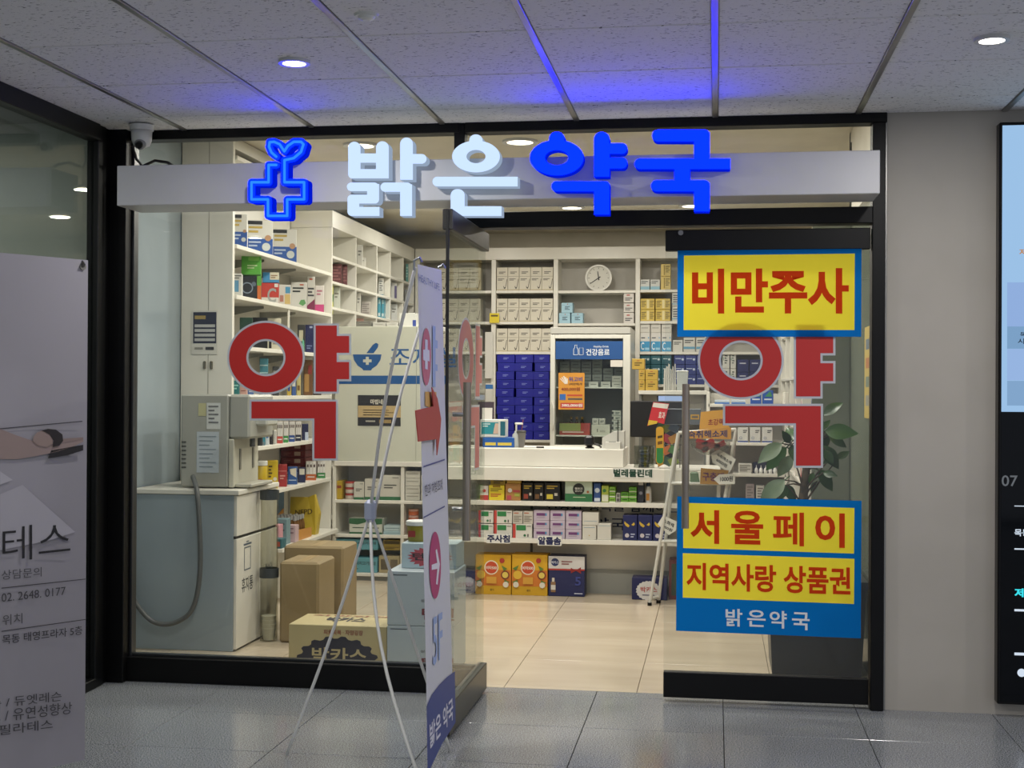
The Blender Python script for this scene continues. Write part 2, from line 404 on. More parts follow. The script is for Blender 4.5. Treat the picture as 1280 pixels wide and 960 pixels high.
# door_2: right leaf, closed
d2 = struct('door_2', loc=(.21, 0, 0))
link('pane', MB().box(-.221, .645, -.005, .005, .13, 1.965), GL, d2)
tr = link('top_rail', MB().bbox(-.221, .645, -.022, .022, 1.955, 2.045, .003), BLACK, d2)
link('lock_cylinder', MB().cyl(at(851, 291, -.022), at(851, 291, -.022)+Vector((0, -.008, 0)), .011, n=18), mat('#8d8d8a', .3, 1.), tr)
link('bottom_rail', MB().bbox(-.221, .645, -.022, .022, .018, .128, .003), BLACK, d2)
hb = link('handle', MB().cyl((-.129, -.06, .756), (-.129, -.06, 1.377), .016, n=18), STEEL, d2)
for z in (.88, 1.25): link('handle_bracket', MB().cyl((-.129, -.003, z), (-.129, -.05, z), .009), mat('#b9b9b4', .25, 1.), hb)
# window_3: side glazing of the neighbouring unit
w3 = struct('window_3', loc=(-2.77, -3, 0))
link('end_post', MB().bbox(-2.80, -2.745, -.21, -.13, 0, 2.53, .003), DARK, w3)
link('filler_post', MB().bbox(-2.79, -2.752, -.13, -.08, 0, 2.53, .003), BLACK, w3)
link('top_rail', MB().bbox(-2.80, -2.735, -9, -.21, 2.455, 2.53, .003), DARK, w3)
link('bottom_rail', MB().bbox(-2.80, -2.74, -9, -.21, 0, .045, .003), DARK, w3)
link('pane', MB().box(-2.778, -2.768, -9, -.21, .045, 2.455), glass((.80, .83, .81), .55, .07), w3)

# ---------------------------------------------------------------- lamps and ceiling fittings
lm = [(-1.509, -1.23)]
def downlight(x, y, z, r, lab_, grp, col, s):
    t = thing('downlight', lab_, 'light', (x, y, z-.03), grp)
    link('trim_ring', MB().annulus(*[[Vector((x+rr*cos(2*pi*i/28), y+rr*sin(2*pi*i/28), z-.012)) for i in range(28)] for rr in (r*1.36, r)], (0, 0, .012)), mat('#c8c8c6', .3), t)
    link('lens', MB().lathe((x, y, z-.008), [(r, 0), (r, .006)], 28), emis(col, s), t)
hl = ['round recessed downlight in the hall ceiling above the blue cross logo', 'round recessed downlight in the hall ceiling near the display screen']
for i, (x, y) in enumerate(HALL_LAMPS):
    downlight(x, y, HALL_Z, .042, hl[i] if i < 2 else f'round recessed hall downlight outside the picture, {ORD[i-2]} of the six', 'hall downlights', '#fff6ea', 9)
for i, (x, y) in enumerate(NEXT_FILL_LAMPS): downlight(x, y, 2.56, .05, f'added round fill light in the neighbouring unit behind the side glass, {ORD[i]} from the shop', 'added fill lights of the neighbouring unit', '#fffdf2', 7)  # fittings added to go with the fill lamps
rows = ['just inside the doors', 'in the second row from the doors', 'above the counter', 'near the back shelves']; colsn = ['left', 'middle', 'right']
for i, (x, y) in enumerate(SHOP_LAMPS):
    downlight(x, y, SHOP_Z, .075, f'round shop ceiling downlight {rows[i//3]}, {colsn[i%3]} of its row', 'shop downlights', '#fff0d6', 7)
p = atZ(458, 18, HALL_Z)
sd = thing('smoke_detector', 'small white round detector on a ceiling tile', 'detector', (p.x, p.y, HALL_Z-.03))
link('base_disc', MB().lathe((p.x, p.y, HALL_Z-.008), [(.036, 0), (.04, .008)], 24), mat('#d6d6d2', .4), sd)
link('sensor_cap', MB().lathe((p.x, p.y, HALL_Z-.02), [(.012, 0), (.024, .005), (.028, .012)], 24), mat('#e2e2de', .4), sd)
# security camera in the corner
c = atZ(172, 158, HALL_Z)
cx, cy = -2.55, -.19
sc_ = thing('security_camera', 'white dome security camera in the ceiling corner above the sign', 'camera', (cx, cy, 2.40))
link('mount_plate', MB().lathe((cx, cy, 2.50), [(.052, 0), (.055, .024)], 28), mat('#d9d9d6', .35), sc_, smooth=False)
def sphere(mb, c, r, n=18, m_=10, zs=1.):
    return mb.lathe(c, [(max(r*sin(pi*i/m_), 1e-4), -r*cos(pi*i/m_)*zs) for i in range(m_+1)], n)
link('housing', MB().lathe((cx, cy, 2.425), [(.018, 0), (.036, .008), (.044, .03), (.047, .075)], 28), mat('#d9d9d6', .3), sc_, smooth=True)
ey = link('camera_eye', sphere(MB(), (cx+.004, cy-.022, 2.437), .027), mat('#8f8f8f', .3), sc_, smooth=True)
link('lens', MB().cyl((cx+.006, cy-.04, 2.43), (cx+.009, cy-.053, 2.424), .018, .015, 20), mat('#050506', .1), ey)
pts = [Vector((-2.655, -.06, 2.46)), Vector((-2.645, -.03, 2.40)), Vector((-2.62, -.02, 2.37)), Vector((-2.56, -.02, 2.395)), Vector((-2.50, -.02, 2.385)), Vector((-2.46, -.02, 2.36))]
solo('camera_cable', MB().tube(pts, .007), mat('#15151a', .5), 'black cable looped above the sign box beside the corner', 'cable')
# ================================================================== SHOP SIGN
YS = -.30                      # front of the white fascia box
sg = thing('shop_sign', 'illuminated pharmacy sign: white fascia box, blue cross logo and large letters', 'sign', (-.98, -.17, 2.15))
FB = noisy('satin_white_metal', '#c6c6c8', '#cbcbcd', 3, .4)
x0, x1 = at(146, 230, YS).x, at(1100, 215, YS).x
link('fascia_box', MB().bbox(x0, x1, YS, -.052, 2.150, 2.326, .003), FB, sg)
for x in (-2.3, -.9, .45): link('wall_bracket', MB().box(x-.02, x+.02, -.06, -.03, 2.17, 2.31), BLACK, sg)
YF, LD = -.372, .068           # letter faces and depth
BLU = emis((.0002, .0032, 1.), 15.); BLS = emis((.0, .006, .40), 1.6); WHI = emis((.56, .72, 1.), 1.15); WHS = emis((.36, .46, .62), .8); EDG = emis((.002, .018, 1.), 15.)
def mapper(ox, oy, s): return lambda q: at(ox+q[0]*s, oy+q[1]*s, YF)
A = mapper(290, 150, 330/1280); B = mapper(600, 150, 330/1280)
def letter(name, shapes, mp, face, side, label=None, par=sg):
    mb = MB()
    for sh in shapes:
        mb.m = 0
        if sh[0] == 'o':
            _, cx, cy, rx, ry, hx, hy = sh; O = [mp(q) for q in ell(cx, cy, rx, ry)]; I = [mp(q) for q in ell(cx, cy, hx, hy)]; k = len(mb.f)
            mb.annulus(O, I, (0, LD, 0)); mb.mi[k:] = [0 if (i % 4) == 0 else 1 for i in range(len(mb.f)-k)]
        else:
            P = [mp(q) for q in sh]; k = len(mb.f); mb.prism(P, (0, LD, 0)); mb.mi[k:] = [0]+[1]*(len(mb.f)-k-1)
    o = link(name, mb, [face, side], par)
    if label: o['label'] = label
    return o
letter('letter', [rrect(563, 105, 623, 283, 30, 30, 0, 20), rrect(698, 103, 760, 283, 31, 31), rrect(600, 162, 720, 207), rrect(590, 238, 740, 283),
                  rrect(815, 85, 877, 290, 31, 31), rrect(870, 165, 943, 212, 0, 23, 23),
                  rrect(557, 303, 713, 345, 21, 24, 0, 21), rrect(655, 310, 713, 405, 0, 0, 20), rrect(560, 362, 700, 405, 20), rrect(560, 370, 617, 465, 20, 0, 0, 20), rrect(575, 421, 715, 465),
                  rrect(720, 303, 873, 348, 22, 24, 0, 22), rrect(815, 312, 873, 465)], A, WHI, WHS, 'white lit letter')
letter('letter', [('o', 1183, 177, 116, 77, 46, 32), rrect(1150, 70, 1215, 125, 30, 30), rrect(972, 275, 1385, 322, 23, 0, 0, 23), rrect(1060, 335, 1128, 465, 30, 30, 0, 10), rrect(1075, 418, 1307, 465)], A, WHI, WHS, 'white lit letter')
letter('letter', [('o', 372, 183, 130, 86, 57, 37), rrect(335, 58, 410, 120, 34, 34), rrect(553, 58, 628, 275, 36, 36), rrect(620, 113, 713, 164, 0, 24, 24), rrect(620, 182, 713, 235, 0, 24, 24),
                  rrect(347, 297, 628, 346, 24, 22, 0, 24), rrect(553, 310, 628, 458)], B, BLU, BLS, 'blue lit letter')
letter('letter', [rrect(835, 47, 1113, 104, 28, 24, 0, 28), rrect(1038, 60, 1113, 200), rrect(750, 187, 1213, 238, 25, 0, 0, 25), rrect(943, 230, 1018, 300), rrect(830, 292, 1113, 346, 26, 24, 0, 26), rrect(1038, 305, 1113, 443)], B, BLU, BLS, 'blue lit letter')
# the outline cross with two leaves
path = [(215, 218), (178, 218), (178, 302), (95, 302), (95, 385), (175, 385), (175, 465), (268, 465), (268, 385), (350, 385), (350, 302), (255, 302), (255, 195),
        (300, 185), (335, 155), (347, 118), (335, 106), (300, 106), (272, 125), (254, 152), (232, 118), (205, 106), (183, 108), (180, 130), (192, 158), (215, 178)]
def seg(a, b, wd):
    dx, dy = b[0]-a[0], b[1]-a[1]; t = math.atan2(dy, dx)
    return [(a[0]+wd*cos(t+pi/2+pi*i/8), a[1]+wd*sin(t+pi/2+pi*i/8)) for i in range(9)]+[(b[0]+wd*cos(t-pi/2+pi*i/8), b[1]+wd*sin(t-pi/2+pi*i/8)) for i in range(9)]
lg = letter('cross_logo', [seg(path[i], path[i+1], 17) for i in range(len(path)-1)], A, BLU, BLS, 'blue outline cross with two leaves')
mb = MB()
for i in range(len(path)-1): mb.prism([A(q)+Vector((0, -.002, 0)) for q in seg(path[i], path[i+1], 6)], (0, .001, 0))
link('light_tube', mb, EDG, lg)

# ================================================================== DECALS AND SIGNS ON THE GLASS
RED = mat('#bd2623', .45); OUT = mat('#bfc2c8', .45)
def decal(name, label, shapes, grow, pt, cat, red=RED, out=OUT, nrm=Vector((0, -1, 0))):
    """vinyl cut-out: outline sheet with the red shape on it; pt maps picture points onto the pane"""
    t = thing(name, label, cat, pt((333, 580)))
    for g, nm, mt, off in ((grow, 'outline', out, .0004), (0, 'red_shape', red, .0012)):
        mb = MB()
        for s in shapes:
            if s[0] == 'o':
                _, cx, cy, rx, ry, hx, hy = s
                mb.annulus([pt(q)+nrm*off for q in ell(cx, cy, rx+g, ry+g, 60)], [pt(q)+nrm*off for q in ell(cx, cy, hx-g, hy-g, 60)], nrm*.0004)
            else:
                if s[0] == 'v': _, a, t0, b, c, b1, p, q_, r, u = s; pl = [(a-g, t0-g), (b+g, t0-g), (b+g, p-g), (c+g, p-g), (c+g, q_+g), (b+g, q_+g), (b+g, r-g), (c+g, r-g), (c+g, u+g), (b+g, u+g), (b+g, b1+g), (a-g, b1+g)]
                else: _, a, t0, b, t1, c, b1 = s; pl = [(a-g, t0-g), (b+g, t0-g), (b+g, b1+g), (c-g, b1+g), (c-g, t1+g), (a-g, t1+g)]
                mb.prism([pt(q)+nrm*off for q in pl], nrm*.0004)
        link(nm, mb, mt, t)
    return t
YG = -.0052
shL = [('o', 332.5, 447, 46, 43.5, 24.5, 23.3), ('v', 394.7, 407, 421, 436.5, 489.5, 420, 441, 452.5, 474), ('g', 314.5, 502, 420, 523, 393, 573)]
decal('window_decal', 'large red Korean letter with grey outline on the left shop window', shL, 2.6, lambda q: at(q[0], q[1], YG), 'decal')
shR = [('o', 926, 450.5, 51, 46, 27.5, 25), ('v', 995, 407, 1025.5, 1041.5, 495.5, 421, 441.5, 454, 476.5), ('g', 906.5, 507.5, 1026, 529, 995, 582)]
decal('door_decal', 'large red Korean letter with grey outline on the closed door', shR, 2.8, lambda q: at(q[0], q[1], YG), 'decal')
def leaf_pt(q): return Vector((LX+.0052, -.615+(q[0]-284)*(.565/155), 1.645-(q[1]-401)*(.645/175)))
decal('open_door_decal', 'pale red Korean letter on the open glass door leaf', shL, 2.6, leaf_pt, 'decal', mat('#c98078', .5), mat('#c9c9c4', .5), Vector((1, 0, 0)))  # same red vinyl; light and glass reflection on the leaf put into paler colours
def paper_sign(name, label, quads, texts, Y):
    b = quads[0][0]; t = thing(name, label, 'sign', at((b[0]+b[2])/2, b[7], Y))
    q0, col, nm = quads[0]; C4 = lambda q: [at(q[2*i], q[2*i+1], Y) for i in range(4)]
    o4 = C4(q0); cuts = [C4(q[0]) for q in quads[1:]]; mb = MB()          # blue sheet with windows cut for the yellow panels
    f, l = cuts[0], cuts[-1]
    mb.quad(o4[0], f[0], f[1], o4[1]); mb.quad(l[3], o4[3], o4[2], l[2])
    mb.add([o4[0], o4[3], l[3], l[0], f[3], f[0]] if len(cuts) > 1 else [o4[0], o4[3], f[3], f[0]], [(0, 1, 2, 3, 4, 5) if len(cuts) > 1 else (0, 1, 2, 3)])
    mb.add([o4[1], f[1], f[2], l[1], l[2], o4[2]] if len(cuts) > 1 else [o4[1], f[1], f[2], o4[2]], [(0, 1, 2, 3, 4, 5) if len(cuts) > 1 else (0, 1, 2, 3)])
    if len(cuts) > 1: mb.quad(f[3], l[0], l[1], f[2])
    link(nm, mb, paper(col, .6), t)
    for q, col, nm in quads[1:]: link(nm, MB().quad(*C4(q)[::-1]), paper(col, .6), t)
    for s, q, col, bold in texts:
        P = [at(q[2*i], q[2*i+1], Y-.003) for i in range(4)]      # tl, tr, br, bl
        words_on(s, P[3], P[2]-P[3], P[0]-P[3], paper(col, .6) if col[1] == 'd' and col[2] == '2' else mat(col, .6), t, bold)
    return t
paper_sign('door_sign', 'yellow and blue paper sign with four red letters at the top of the closed door',
           [((847, 309, 1077, 309, 1076.5, 421, 846.5, 421), '#1470c8', 'blue_sheet'), ((855, 319.5, 1068.5, 317, 1068, 412.5, 854.5, 412.5), '#f4e444', 'yellow_panel')],
           [('비만주사', (865, 336, 1061, 337, 1061, 392, 865, 392), '#d2492a', .032)], -.02)
paper_sign('payment_sign', 'large blue sign with two yellow panels and red letters low on the closed door',
           [((846.5, 620.5, 1077, 626, 1076, 798, 845, 788.5), '#0f6fc4', 'blue_sheet'), ((854, 628.5, 1068, 635, 1067.5, 692, 854, 685), '#f4e444', 'yellow_panel'), ((853.5, 691.5, 1068, 698.5, 1067.5, 755, 853.5, 747), '#f4e444', 'yellow_panel')],
           [('서', (863, 637, 899, 638, 899, 680, 863, 679), '#d2492a', .03), ('울', (914, 638, 954, 639, 954, 681, 914, 680), '#d2492a', .028), ('페', (966, 640, 1005, 641, 1005, 683, 966, 682), '#d2492a', .02), ('이', (1019, 641, 1056, 642, 1056, 685, 1019, 684), '#d2492a', .03), ('지역사랑 상품권', (858, 703, 1063, 710, 1063, 744, 858, 737), '#d2492a', .027),
            ('밝', (907, 760.5, 928, 761.5, 928, 783.5, 907, 782.5), '#dfe3e6', .018), ('은', (934, 762, 957, 763, 957, 784, 934, 783), '#dfe3e6', .018), ('약', (962, 763, 983.5, 764, 983.5, 786, 962, 785), '#dfe3e6', .018), ('국', (990, 765, 1012, 766, 1012, 788, 990, 787), '#dfe3e6', .018)], -.02)

# ================================================================== PHARMACY X BANNER (stands in front of the open leaf)
xb = thing('banner_stand', 'slanting white pharmacy X banner beside the open door, seen nearly edge-on', 'banner', (-1.2, -.9, 0))
NB, FBt, NT, FT = Vector((-.933, -1.55, .10)), Vector((-.962, -.965, .10)), Vector((-.985, -1.52, 1.765)), Vector((-1.018, -.965, 1.795))
bn = (FBt-NB).cross(NT-NB).normalized()
if bn.x < 0: bn = -bn
NX = 10; mb = MB()
for j in range(NX+1):
    for i in range(NX+1):
        u, v = i/NX, j/NX; p = (NB*(1-u)+FBt*u)*(1-v)+(NT*(1-u)+FT*u)*v
        mb.v.append(p)
for j in range(NX):
    for i in range(NX): a = j*(NX+1)+i; mb.f.append([a, a+1, a+NX+2, a+NX+1]); mb.mi.append(0)
bs = link('banner_sheet', mb, paper('#e0e0e5', .3), xb)
md = bs.modifiers.new('t', 'SOLIDIFY'); md.thickness = .001; md.offset = -1
BP = NB+bn*.0025
def bt(px, py, k=0): return atP(px, py, BP+bn*(.001*k), bn)
def bpoly(pts, col, nm='printed_shape', k=0): return link(nm, MB().add([bt(*q, k) for q in pts], [tuple(range(len(pts)))]), mat(col, .6), bs)
def btext(s, q, col, bold=.01, k=1):
    P = [bt(q[2*i], q[2*i+1], k) for i in range(4)]; return text_on(s, P[3], P[2]-P[3], P[0]-P[3], mat(col, .6), bs, bold)
btext('HEALTHY LIFE', (523.5, 342, 549.5, 352, 549.5, 363, 524, 351), '#6f7fa8', 0)
bpoly([(533+5.8*cos(2*pi*i/24), 446+36*sin(2*pi*i/24)) for i in range(24)], '#c56a80', 'printed_disc')
bpoly([(531.4, 424), (534.6, 425), (534.6, 437), (537, 438), (537, 452), (534.6, 451), (534.6, 462), (531.4, 461), (531.4, 451), (529, 450), (529, 437), (531.4, 437)], '#dcdcea', 'printed_cross', 1)
bpoly([(541, 407), (544.5, 408), (544.5, 425), (547, 426), (547, 436), (544.5, 435), (544.5, 455), (547, 456), (547, 464), (544.5, 463), (544.5, 484), (541, 483)], '#9db4dc', 'printed_vowel')
bpoly([(531.5, 489.5), (545.5, 490), (547, 540), (542, 540), (541, 511), (531.5, 507)], '#d8a860', 'printed_consonant')
for y0, y1 in ((582.5, 573.5), (646, 632)): bpoly([(529.5, y0), (556, y1), (556, y1+1.8), (529.5, y0+1.8)], '#4a5188', 'printed_line')
btext('한과 처방조제', (531, 606, 553, 597, 553.5, 612, 531.5, 621), '#5b5b66')
bpoly([(544+7.2*cos(2*pi*i/28), 706.5+42*sin(2*pi*i/28)) for i in range(28)], '#b03a72', 'printed_disc')
bpoly([(539.6, 706), (546.5, 703.5), (544.5, 688), (546.2, 686), (549.8, 705), (547, 731), (545, 730), (546.7, 711), (539.6, 712.5)], '#e3e0ea', 'printed_arrow', 1)
btext('5F', (541, 773, 553.5, 765, 553.5, 822, 541.5, 833), '#93a9d6')
bpoly([(533.2, 883), (540, 868), (549, 856), (558, 847), (568.5, 839), (569.5, 903), (552, 931), (534.5, 968)], '#3d4a86', 'printed_wave')
btext('밝은 약국', (537, 905, 565.5, 869, 566.5, 899, 537.5, 937), '#d5d5e2', .02)
link('arrow_board', MB().prism([bt(*q, 9) for q in ((518.5, 513), (541, 508), (539, 484), (546, 498), (550.5, 524), (549, 545), (545.5, 569), (545, 549), (522, 552))], bn*.003), mat('#b5483f', .6), xb)
hub = atX(463, 640, -1.24)
POLE = mat('#dadad6', .35)
def ptube(nm, a, b, sag=Vector((0, 0, 0)), r=.006):
    a = Vector(a); b = Vector(b); return link(nm, MB().tube([a.lerp(b, i/10)+sag*sin(pi*i/10) for i in range(11)], r), POLE, xb, smooth=True)
ptube('upper_pole', hub, NT+Vector((-.01, .01, -.01)), Vector((-.02, 0, 0))); ptube('upper_pole', hub+Vector((.012, .015, 0)), FT+Vector((-.01, -.01, -.01)), Vector((-.02, 0, 0)))
ptube('lower_pole', hub, Vector((NB.x-.012, NB.y+.01, .006)), Vector((-.055, 0, 0))); ptube('lower_pole', hub, Vector((FBt.x-.012, FBt.y-.01, .006)), Vector((.0, 0, .0)))
ft = atZ(358, 944, .006); ptube('rear_leg', hub, ft, Vector((.02, 0, .02)))
hb = link('hub', MB().bbox(hub.x-.02, hub.x+.02, hub.y-.022, hub.y+.022, hub.z-.035, hub.z+.045, .012), mat('#aeb6cc', .4), xb)
for p_ in (NT, FT):
    d_ = Vector((0, 0, .012)); link('hook', MB().tube([p_+Vector((-.012, 0, -.02)), p_+Vector((-.012, 0, .012)), p_+Vector((.006, 0, .022)), p_+Vector((.014, 0, .006))], .004), mat('#8f949b', .3, .6), xb)

# ================================================================== PILATES X BANNER at the far left
dl = Vector((.56, .83, 0)).normalized(); pn = Vector((dl.y, -dl.x, 0))
R0 = Vector((-2.205, -1.41, 0)); 
lbn = thing('banner_stand', 'pale grey exercise studio banner at the left edge before the side glass', 'banner', R0-dl*.3)
bw = .62
TL = lambda s, z, k=0: R0-dl*s+Vector((0, 0, z))+pn*(.001*k)
mb = MB()
for j in range(9):
    for i in range(9): mb.v.append(TL(bw*i/8, .03+1.77*j/8)+pn*(.01*sin(pi*i/8)))
for j in range(8):
    for i in range(8): a = j*9+i; mb.f.append([a, a+9, a+10, a+1]); mb.mi.append(0)
PS = noisy('grey_poster_print', '#8d8a90', '#97949b', 1.2, .6)
ls = link('banner_sheet', mb, PS, lbn); md = ls.modifiers.new('t', 'SOLIDIFY'); md.thickness = .001; md.offset = 0
PB = R0+pn*.014
def lt(px, py, k=0): return atP(px, py, PB+pn*(.001*k), pn)
def lpoly(pts, col, nm='printed_shape', k=0): return link(nm, MB().add([lt(*q, k) for q in pts], [tuple(range(len(pts)))]), mat(col, .65), ls)
def ltext(s, q, col, bold=0.):
    P = [lt(q[2*i], q[2*i+1], 2) for i in range(4)]; return text_on(s, P[3], P[2]-P[3], P[0]-P[3], mat(col, .65), ls, bold)
lpoly([(0, 589), (16, 600), (0, 606)], '#a9a6ad', 'printed_light'); lpoly([(0, 618), (28, 606), (94, 665), (60, 676), (0, 688)], '#a29fa6', 'printed_light', 0)
lpoly([(-40, 539), (103, 526), (103, 527.2), (-40, 540.2)], '#3c3a3e', 'printed_line', 1)
# lying figure print: torso, arms, head and hair
lpoly([(-40, 532), (0, 536), (20, 544), (38, 550), (52, 556), (72, 556), (92, 549), (104, 547), (104, 552), (90, 559), (66, 566), (40, 571), (22, 574), (0, 574), (-40, 572)], '#8d7b76', 'printed_figure', 1)
lpoly([(72, 549), (104, 546.5), (104, 549), (76, 554)], '#85736e', 'printed_arm', 2)
lpoly([(64, 563), (104, 556), (104, 563), (84, 569), (60, 573)], '#1d1a1c', 'printed_cloth', 1)
lpoly([(42, 546), (46, 541), (54, 537.5), (62, 539), (66, 546), (66, 555), (58, 559), (48, 557), (41, 551)], '#8d7a73', 'printed_face', 3)
lpoly([(52, 538), (60, 536), (70, 537), (78, 543), (79, 551), (74, 557), (66, 559), (67, 551), (62, 543)], '#231d1d', 'printed_hair', 4)
ltext('필라테스', (-98, 668, 87, 650, 88, 694, -98, 714), '#1c1b1e', -.006)
ltext('상담문의', (2, 713, 52, 709, 52, 720.5, 2, 725), '#4a494d')
lpoly([(2, 734.6), (107, 723.3), (107, 724.3), (2, 735.8)], '#3c3a3e', 'printed_line', 1)
ltext('02. 2648. 0177', (2, 742, 82, 733.5, 82, 743.5, 2, 752.5), '#3b3a3e')
ltext('위치', (3, 769, 28, 766, 28, 779, 3, 782), '#4a494d')
lpoly([(2, 788.6), (107, 773.8), (107, 774.8), (2, 789.8)], '#3c3a3e', 'printed_line', 1)
ltext('목동 태영프라자 5층', (3, 794, 103, 781, 103, 793, 3, 805.5), '#2d2c30', .004)
ltext('개인레슨 / 듀엣레슨', (-62, 879, 77, 863.5, 77, 876, -62, 892), '#3b3a3e'); ltext('다이어트 / 유연성향상', (-62, 894, 90, 876.5, 90, 892, -62, 910), '#3b3a3e'); ltext('키즈필라테스', (-38, 911, 66, 899, 66, 911, -38, 924), '#3b3a3e')
ey = TL(.022, 1.775, 3)
link('eyelet', MB().cyl(ey, ey+pn*.003, .012, n=16), mat('#7d7a72', .35, .8), ls)
link('hook', MB().tube([ey+pn*.006, ey+pn*.012+Vector((0, 0, .008)), ey+Vector((0, 0, .02))-pn*.004], .004), mat('#6d6a64', .3, .8), lbn)
c_ = TL(bw/2, .85)-pn*.25
for s, z in ((.02, 1.78), (bw-.02, 1.78), (.02, .04), (bw-.02, .04)): link('pole', MB().tube([c_, TL(s, z)-pn*.008], .0055), POLE, lbn)
link('rear_leg', MB().tube([c_, R0-dl*bw/2-pn*.45+Vector((0, 0, .006))], .0055), POLE, lbn)
link('hub', MB().bbox(c_.x-.02, c_.x+.02, c_.y-.02, c_.y+.02, c_.z-.03, c_.z+.03, .01), mat('#aeb6cc', .4), lbn)

# ================================================================== DISPLAY SCREEN on the hall wall
Yk = -.08
kx = at(1248, 500, Yk).x; kz1 = 2.469; kz0 = .057; kw = .95
ks = thing('display_screen', 'tall black framed directory screen on the beige wall at the right edge', 'screen', (kx+kw/2, Yk, kz0))
link('casing', MB().bbox(kx, kx+kw, Yk, -.016, kz0, kz1, .004), mat('#040405', .3, 0., None, .25), ks)
up = link('bright_display', MB().box(kx+.012, kx+kw-.012, Yk-.002, Yk, 1.268, kz1-.014), emis((.36, .58, .86), .92), ks)
lo = link('dark_display', MB().box(kx+.012, kx+kw-.012, Yk-.002, Yk, kz0+.012, 1.266), mat('#04060a', .06, 0., None, .2), ks)
def kp(px, py): return at(px, py, Yk-.003)
def kquad(x0, y0, x1, y1, mt, par, nm): a = kp(x0, y0); b = kp(x1, y1); return link(nm, MB().quad((a.x, a.y, b.z), (b.x, a.y, b.z), (b.x, a.y, a.z), (a.x, a.y, a.z)), mt, par)
def ktext(s, x0, y0, x1, y1, mt, par, bold=.02): a = kp(x0, y0); b = kp(x1, y1); text_on(s, (a.x, a.y-.001, b.z), (b.x-a.x, 0, 0), (0, 0, a.z-b.z), mt, par, bold)
kquad(1259, 353, 1420, 408, emis((.33, .50, .85), .85), up, 'picture_panel'); kquad(1259, 408, 1420, 436, emis((.25, .44, .70), .8), up, 'picture_panel'); kquad(1259, 436, 1420, 476, emis((.36, .54, .88), .85), up, 'picture_panel'); kquad(1259, 476, 1420, 508, emis((.28, .47, .74), .8), up, 'picture_panel')
ktext('제2의', 1274, 311, 1302, 319, emis((.75, .33, .08), .7), up); ktext('목동사거리', 1275, 415, 1320, 421, emis((.05, .08, .12), .5), up); ktext('시가지', 1272, 423, 1300, 430, emis((.05, .08, .12), .5), up)
WH = emis((.72, .82, .95), .9)
for y in (633, 687, 764, 819): kquad(1268, y, 1420, y+1.6, WH, lo, 'white_rule')
ktext('07', 1252, 594, 1272, 608, emis((.35, .38, .42), .35), lo, .01); ktext('목동 상가', 1268, 661, 1310, 671, WH, lo); ktext('제니스', 1268, 735, 1315, 748, emis((.05, .75, .85), 1.), lo, .03)
for y in (841,): link('white_dot', MB().cyl(kp(1277, y), kp(1277, y)+Vector((0, -.001, 0)), .017, n=20), WH, lo)
# ================================================================== SHOP FURNITURE
XS = -2.68                      # front line of the left wall shelves
ZA, ZB, ZC, ZD, ZE, ZF, ZG = 2.162, 1.876, 1.589, 1.302, 1.002, .722, .365
GREYM = mat('#8e8e88', .4, .3)
# end panel and wall shelving, left
us = thing('side_shelving', 'white wall shelving along the left wall with tall closed end panel', 'shelf', (-2.84, 2.3, 0))
ep = link('end_panel', MB().bbox(-2.995, -2.692, 1.352, 1.385, .10, 2.765, .002), LAM, us)
for x in (-2.852, -2.812):
    p = at(0, 0, 1.352); link('latch', MB().bbox(x-.008, x+.008, 1.340, 1.353, 1.455, 1.50, .004), mat('#8a857a', .25, .9), ep)
link('panel_seam', MB().box(-2.834, -2.831, 1.3505, 1.353, .9, 2.765), mat('#8f8b80', .5), ep)
link('back_board', MB().box(-2.998, -2.985, 1.386, 3.28, .1, 2.765), LAM, us)
for z in (ZA, ZB, ZC, ZD, ZE, ZF): link('shelf_board', MB().bbox(-2.984, XS, 1.388, 3.285, z-.024, z, .002), LAM, us)
link('shelf_board', MB().bbox(-2.984, XS+.06, 2.05, 3.285, ZG-.024, ZG, .002), LAM, us)
link('shelf_board', MB().bbox(-2.984, XS, 1.388, 2.35, 2.64, 2.664, .002), LAM, us)
for y in (2.02, 2.65):
    for z in (ZA, ZB, ZC, ZD): link('bracket', MB().add([(-2.984, y, z-.026), (-2.74, y, z-.026), (-2.74, y, z-.04), (-2.984, y, z-.09), (-2.984, y+.006, z-.026), (-2.74, y+.006, z-.026), (-2.74, y+.006, z-.04), (-2.984, y+.006, z-.09)],
                                 [(0, 1, 2, 3), (7, 6, 5, 4), (0, 4, 5, 1), (1, 5, 6, 2), (2, 6, 7, 3), (3, 7, 4, 0)]), GREYM, us)
for y in (2.32, 2.98): link('divider', MB().bbox(-2.984, XS-.01, y, y+.018, .02, ZG-.025, .002), LAM, us)
link('pole', MB().cyl((XS-.012, 2.36, ZC+.001), (XS-.012, 2.36, ZB-.025), .008), LAM, us)
link('head_board', MB().bbox(-2.984, XS-.012, 1.388, 3.285, 2.70, 2.765, .002), LAM, us)
# cubby unit behind the dispensing screen
cu = thing('cubby_unit', 'white open cubby shelving with dividers along the left dispensary wall', 'shelf', (-2.84, 4.6, 0))
CY = [3.302, 3.942, 4.571, 5.025, 5.489, 5.905]
CZ = [X_.z for X_ in (atX(414, 318, XS), atX(414, 350, XS), atX(416, 383, XS))]
CZ = [2.31, 2.112, 1.915]
CZ = [atX(414, 318.5, XS).z, atX(414, 350.5, XS).z, atX(416, 383.5, XS).z]
for y in CY: link('divider', MB().bbox(-2.985, XS, y-.009, y+.009, 0, 2.485, .002), LAM, cu)
link('back_board', MB().box(-2.998, -2.985, 3.30, 5.92, 0, 2.60), LAM, cu)
for z in CZ+[1.70, 1.40, 1.1, .8, .4]:
    for i in range(5): link('shelf_board', MB().bbox(-2.984, XS-.001, CY[i]+.0095, CY[i+1]-.0095, z-.02, z, .002), LAM, cu)
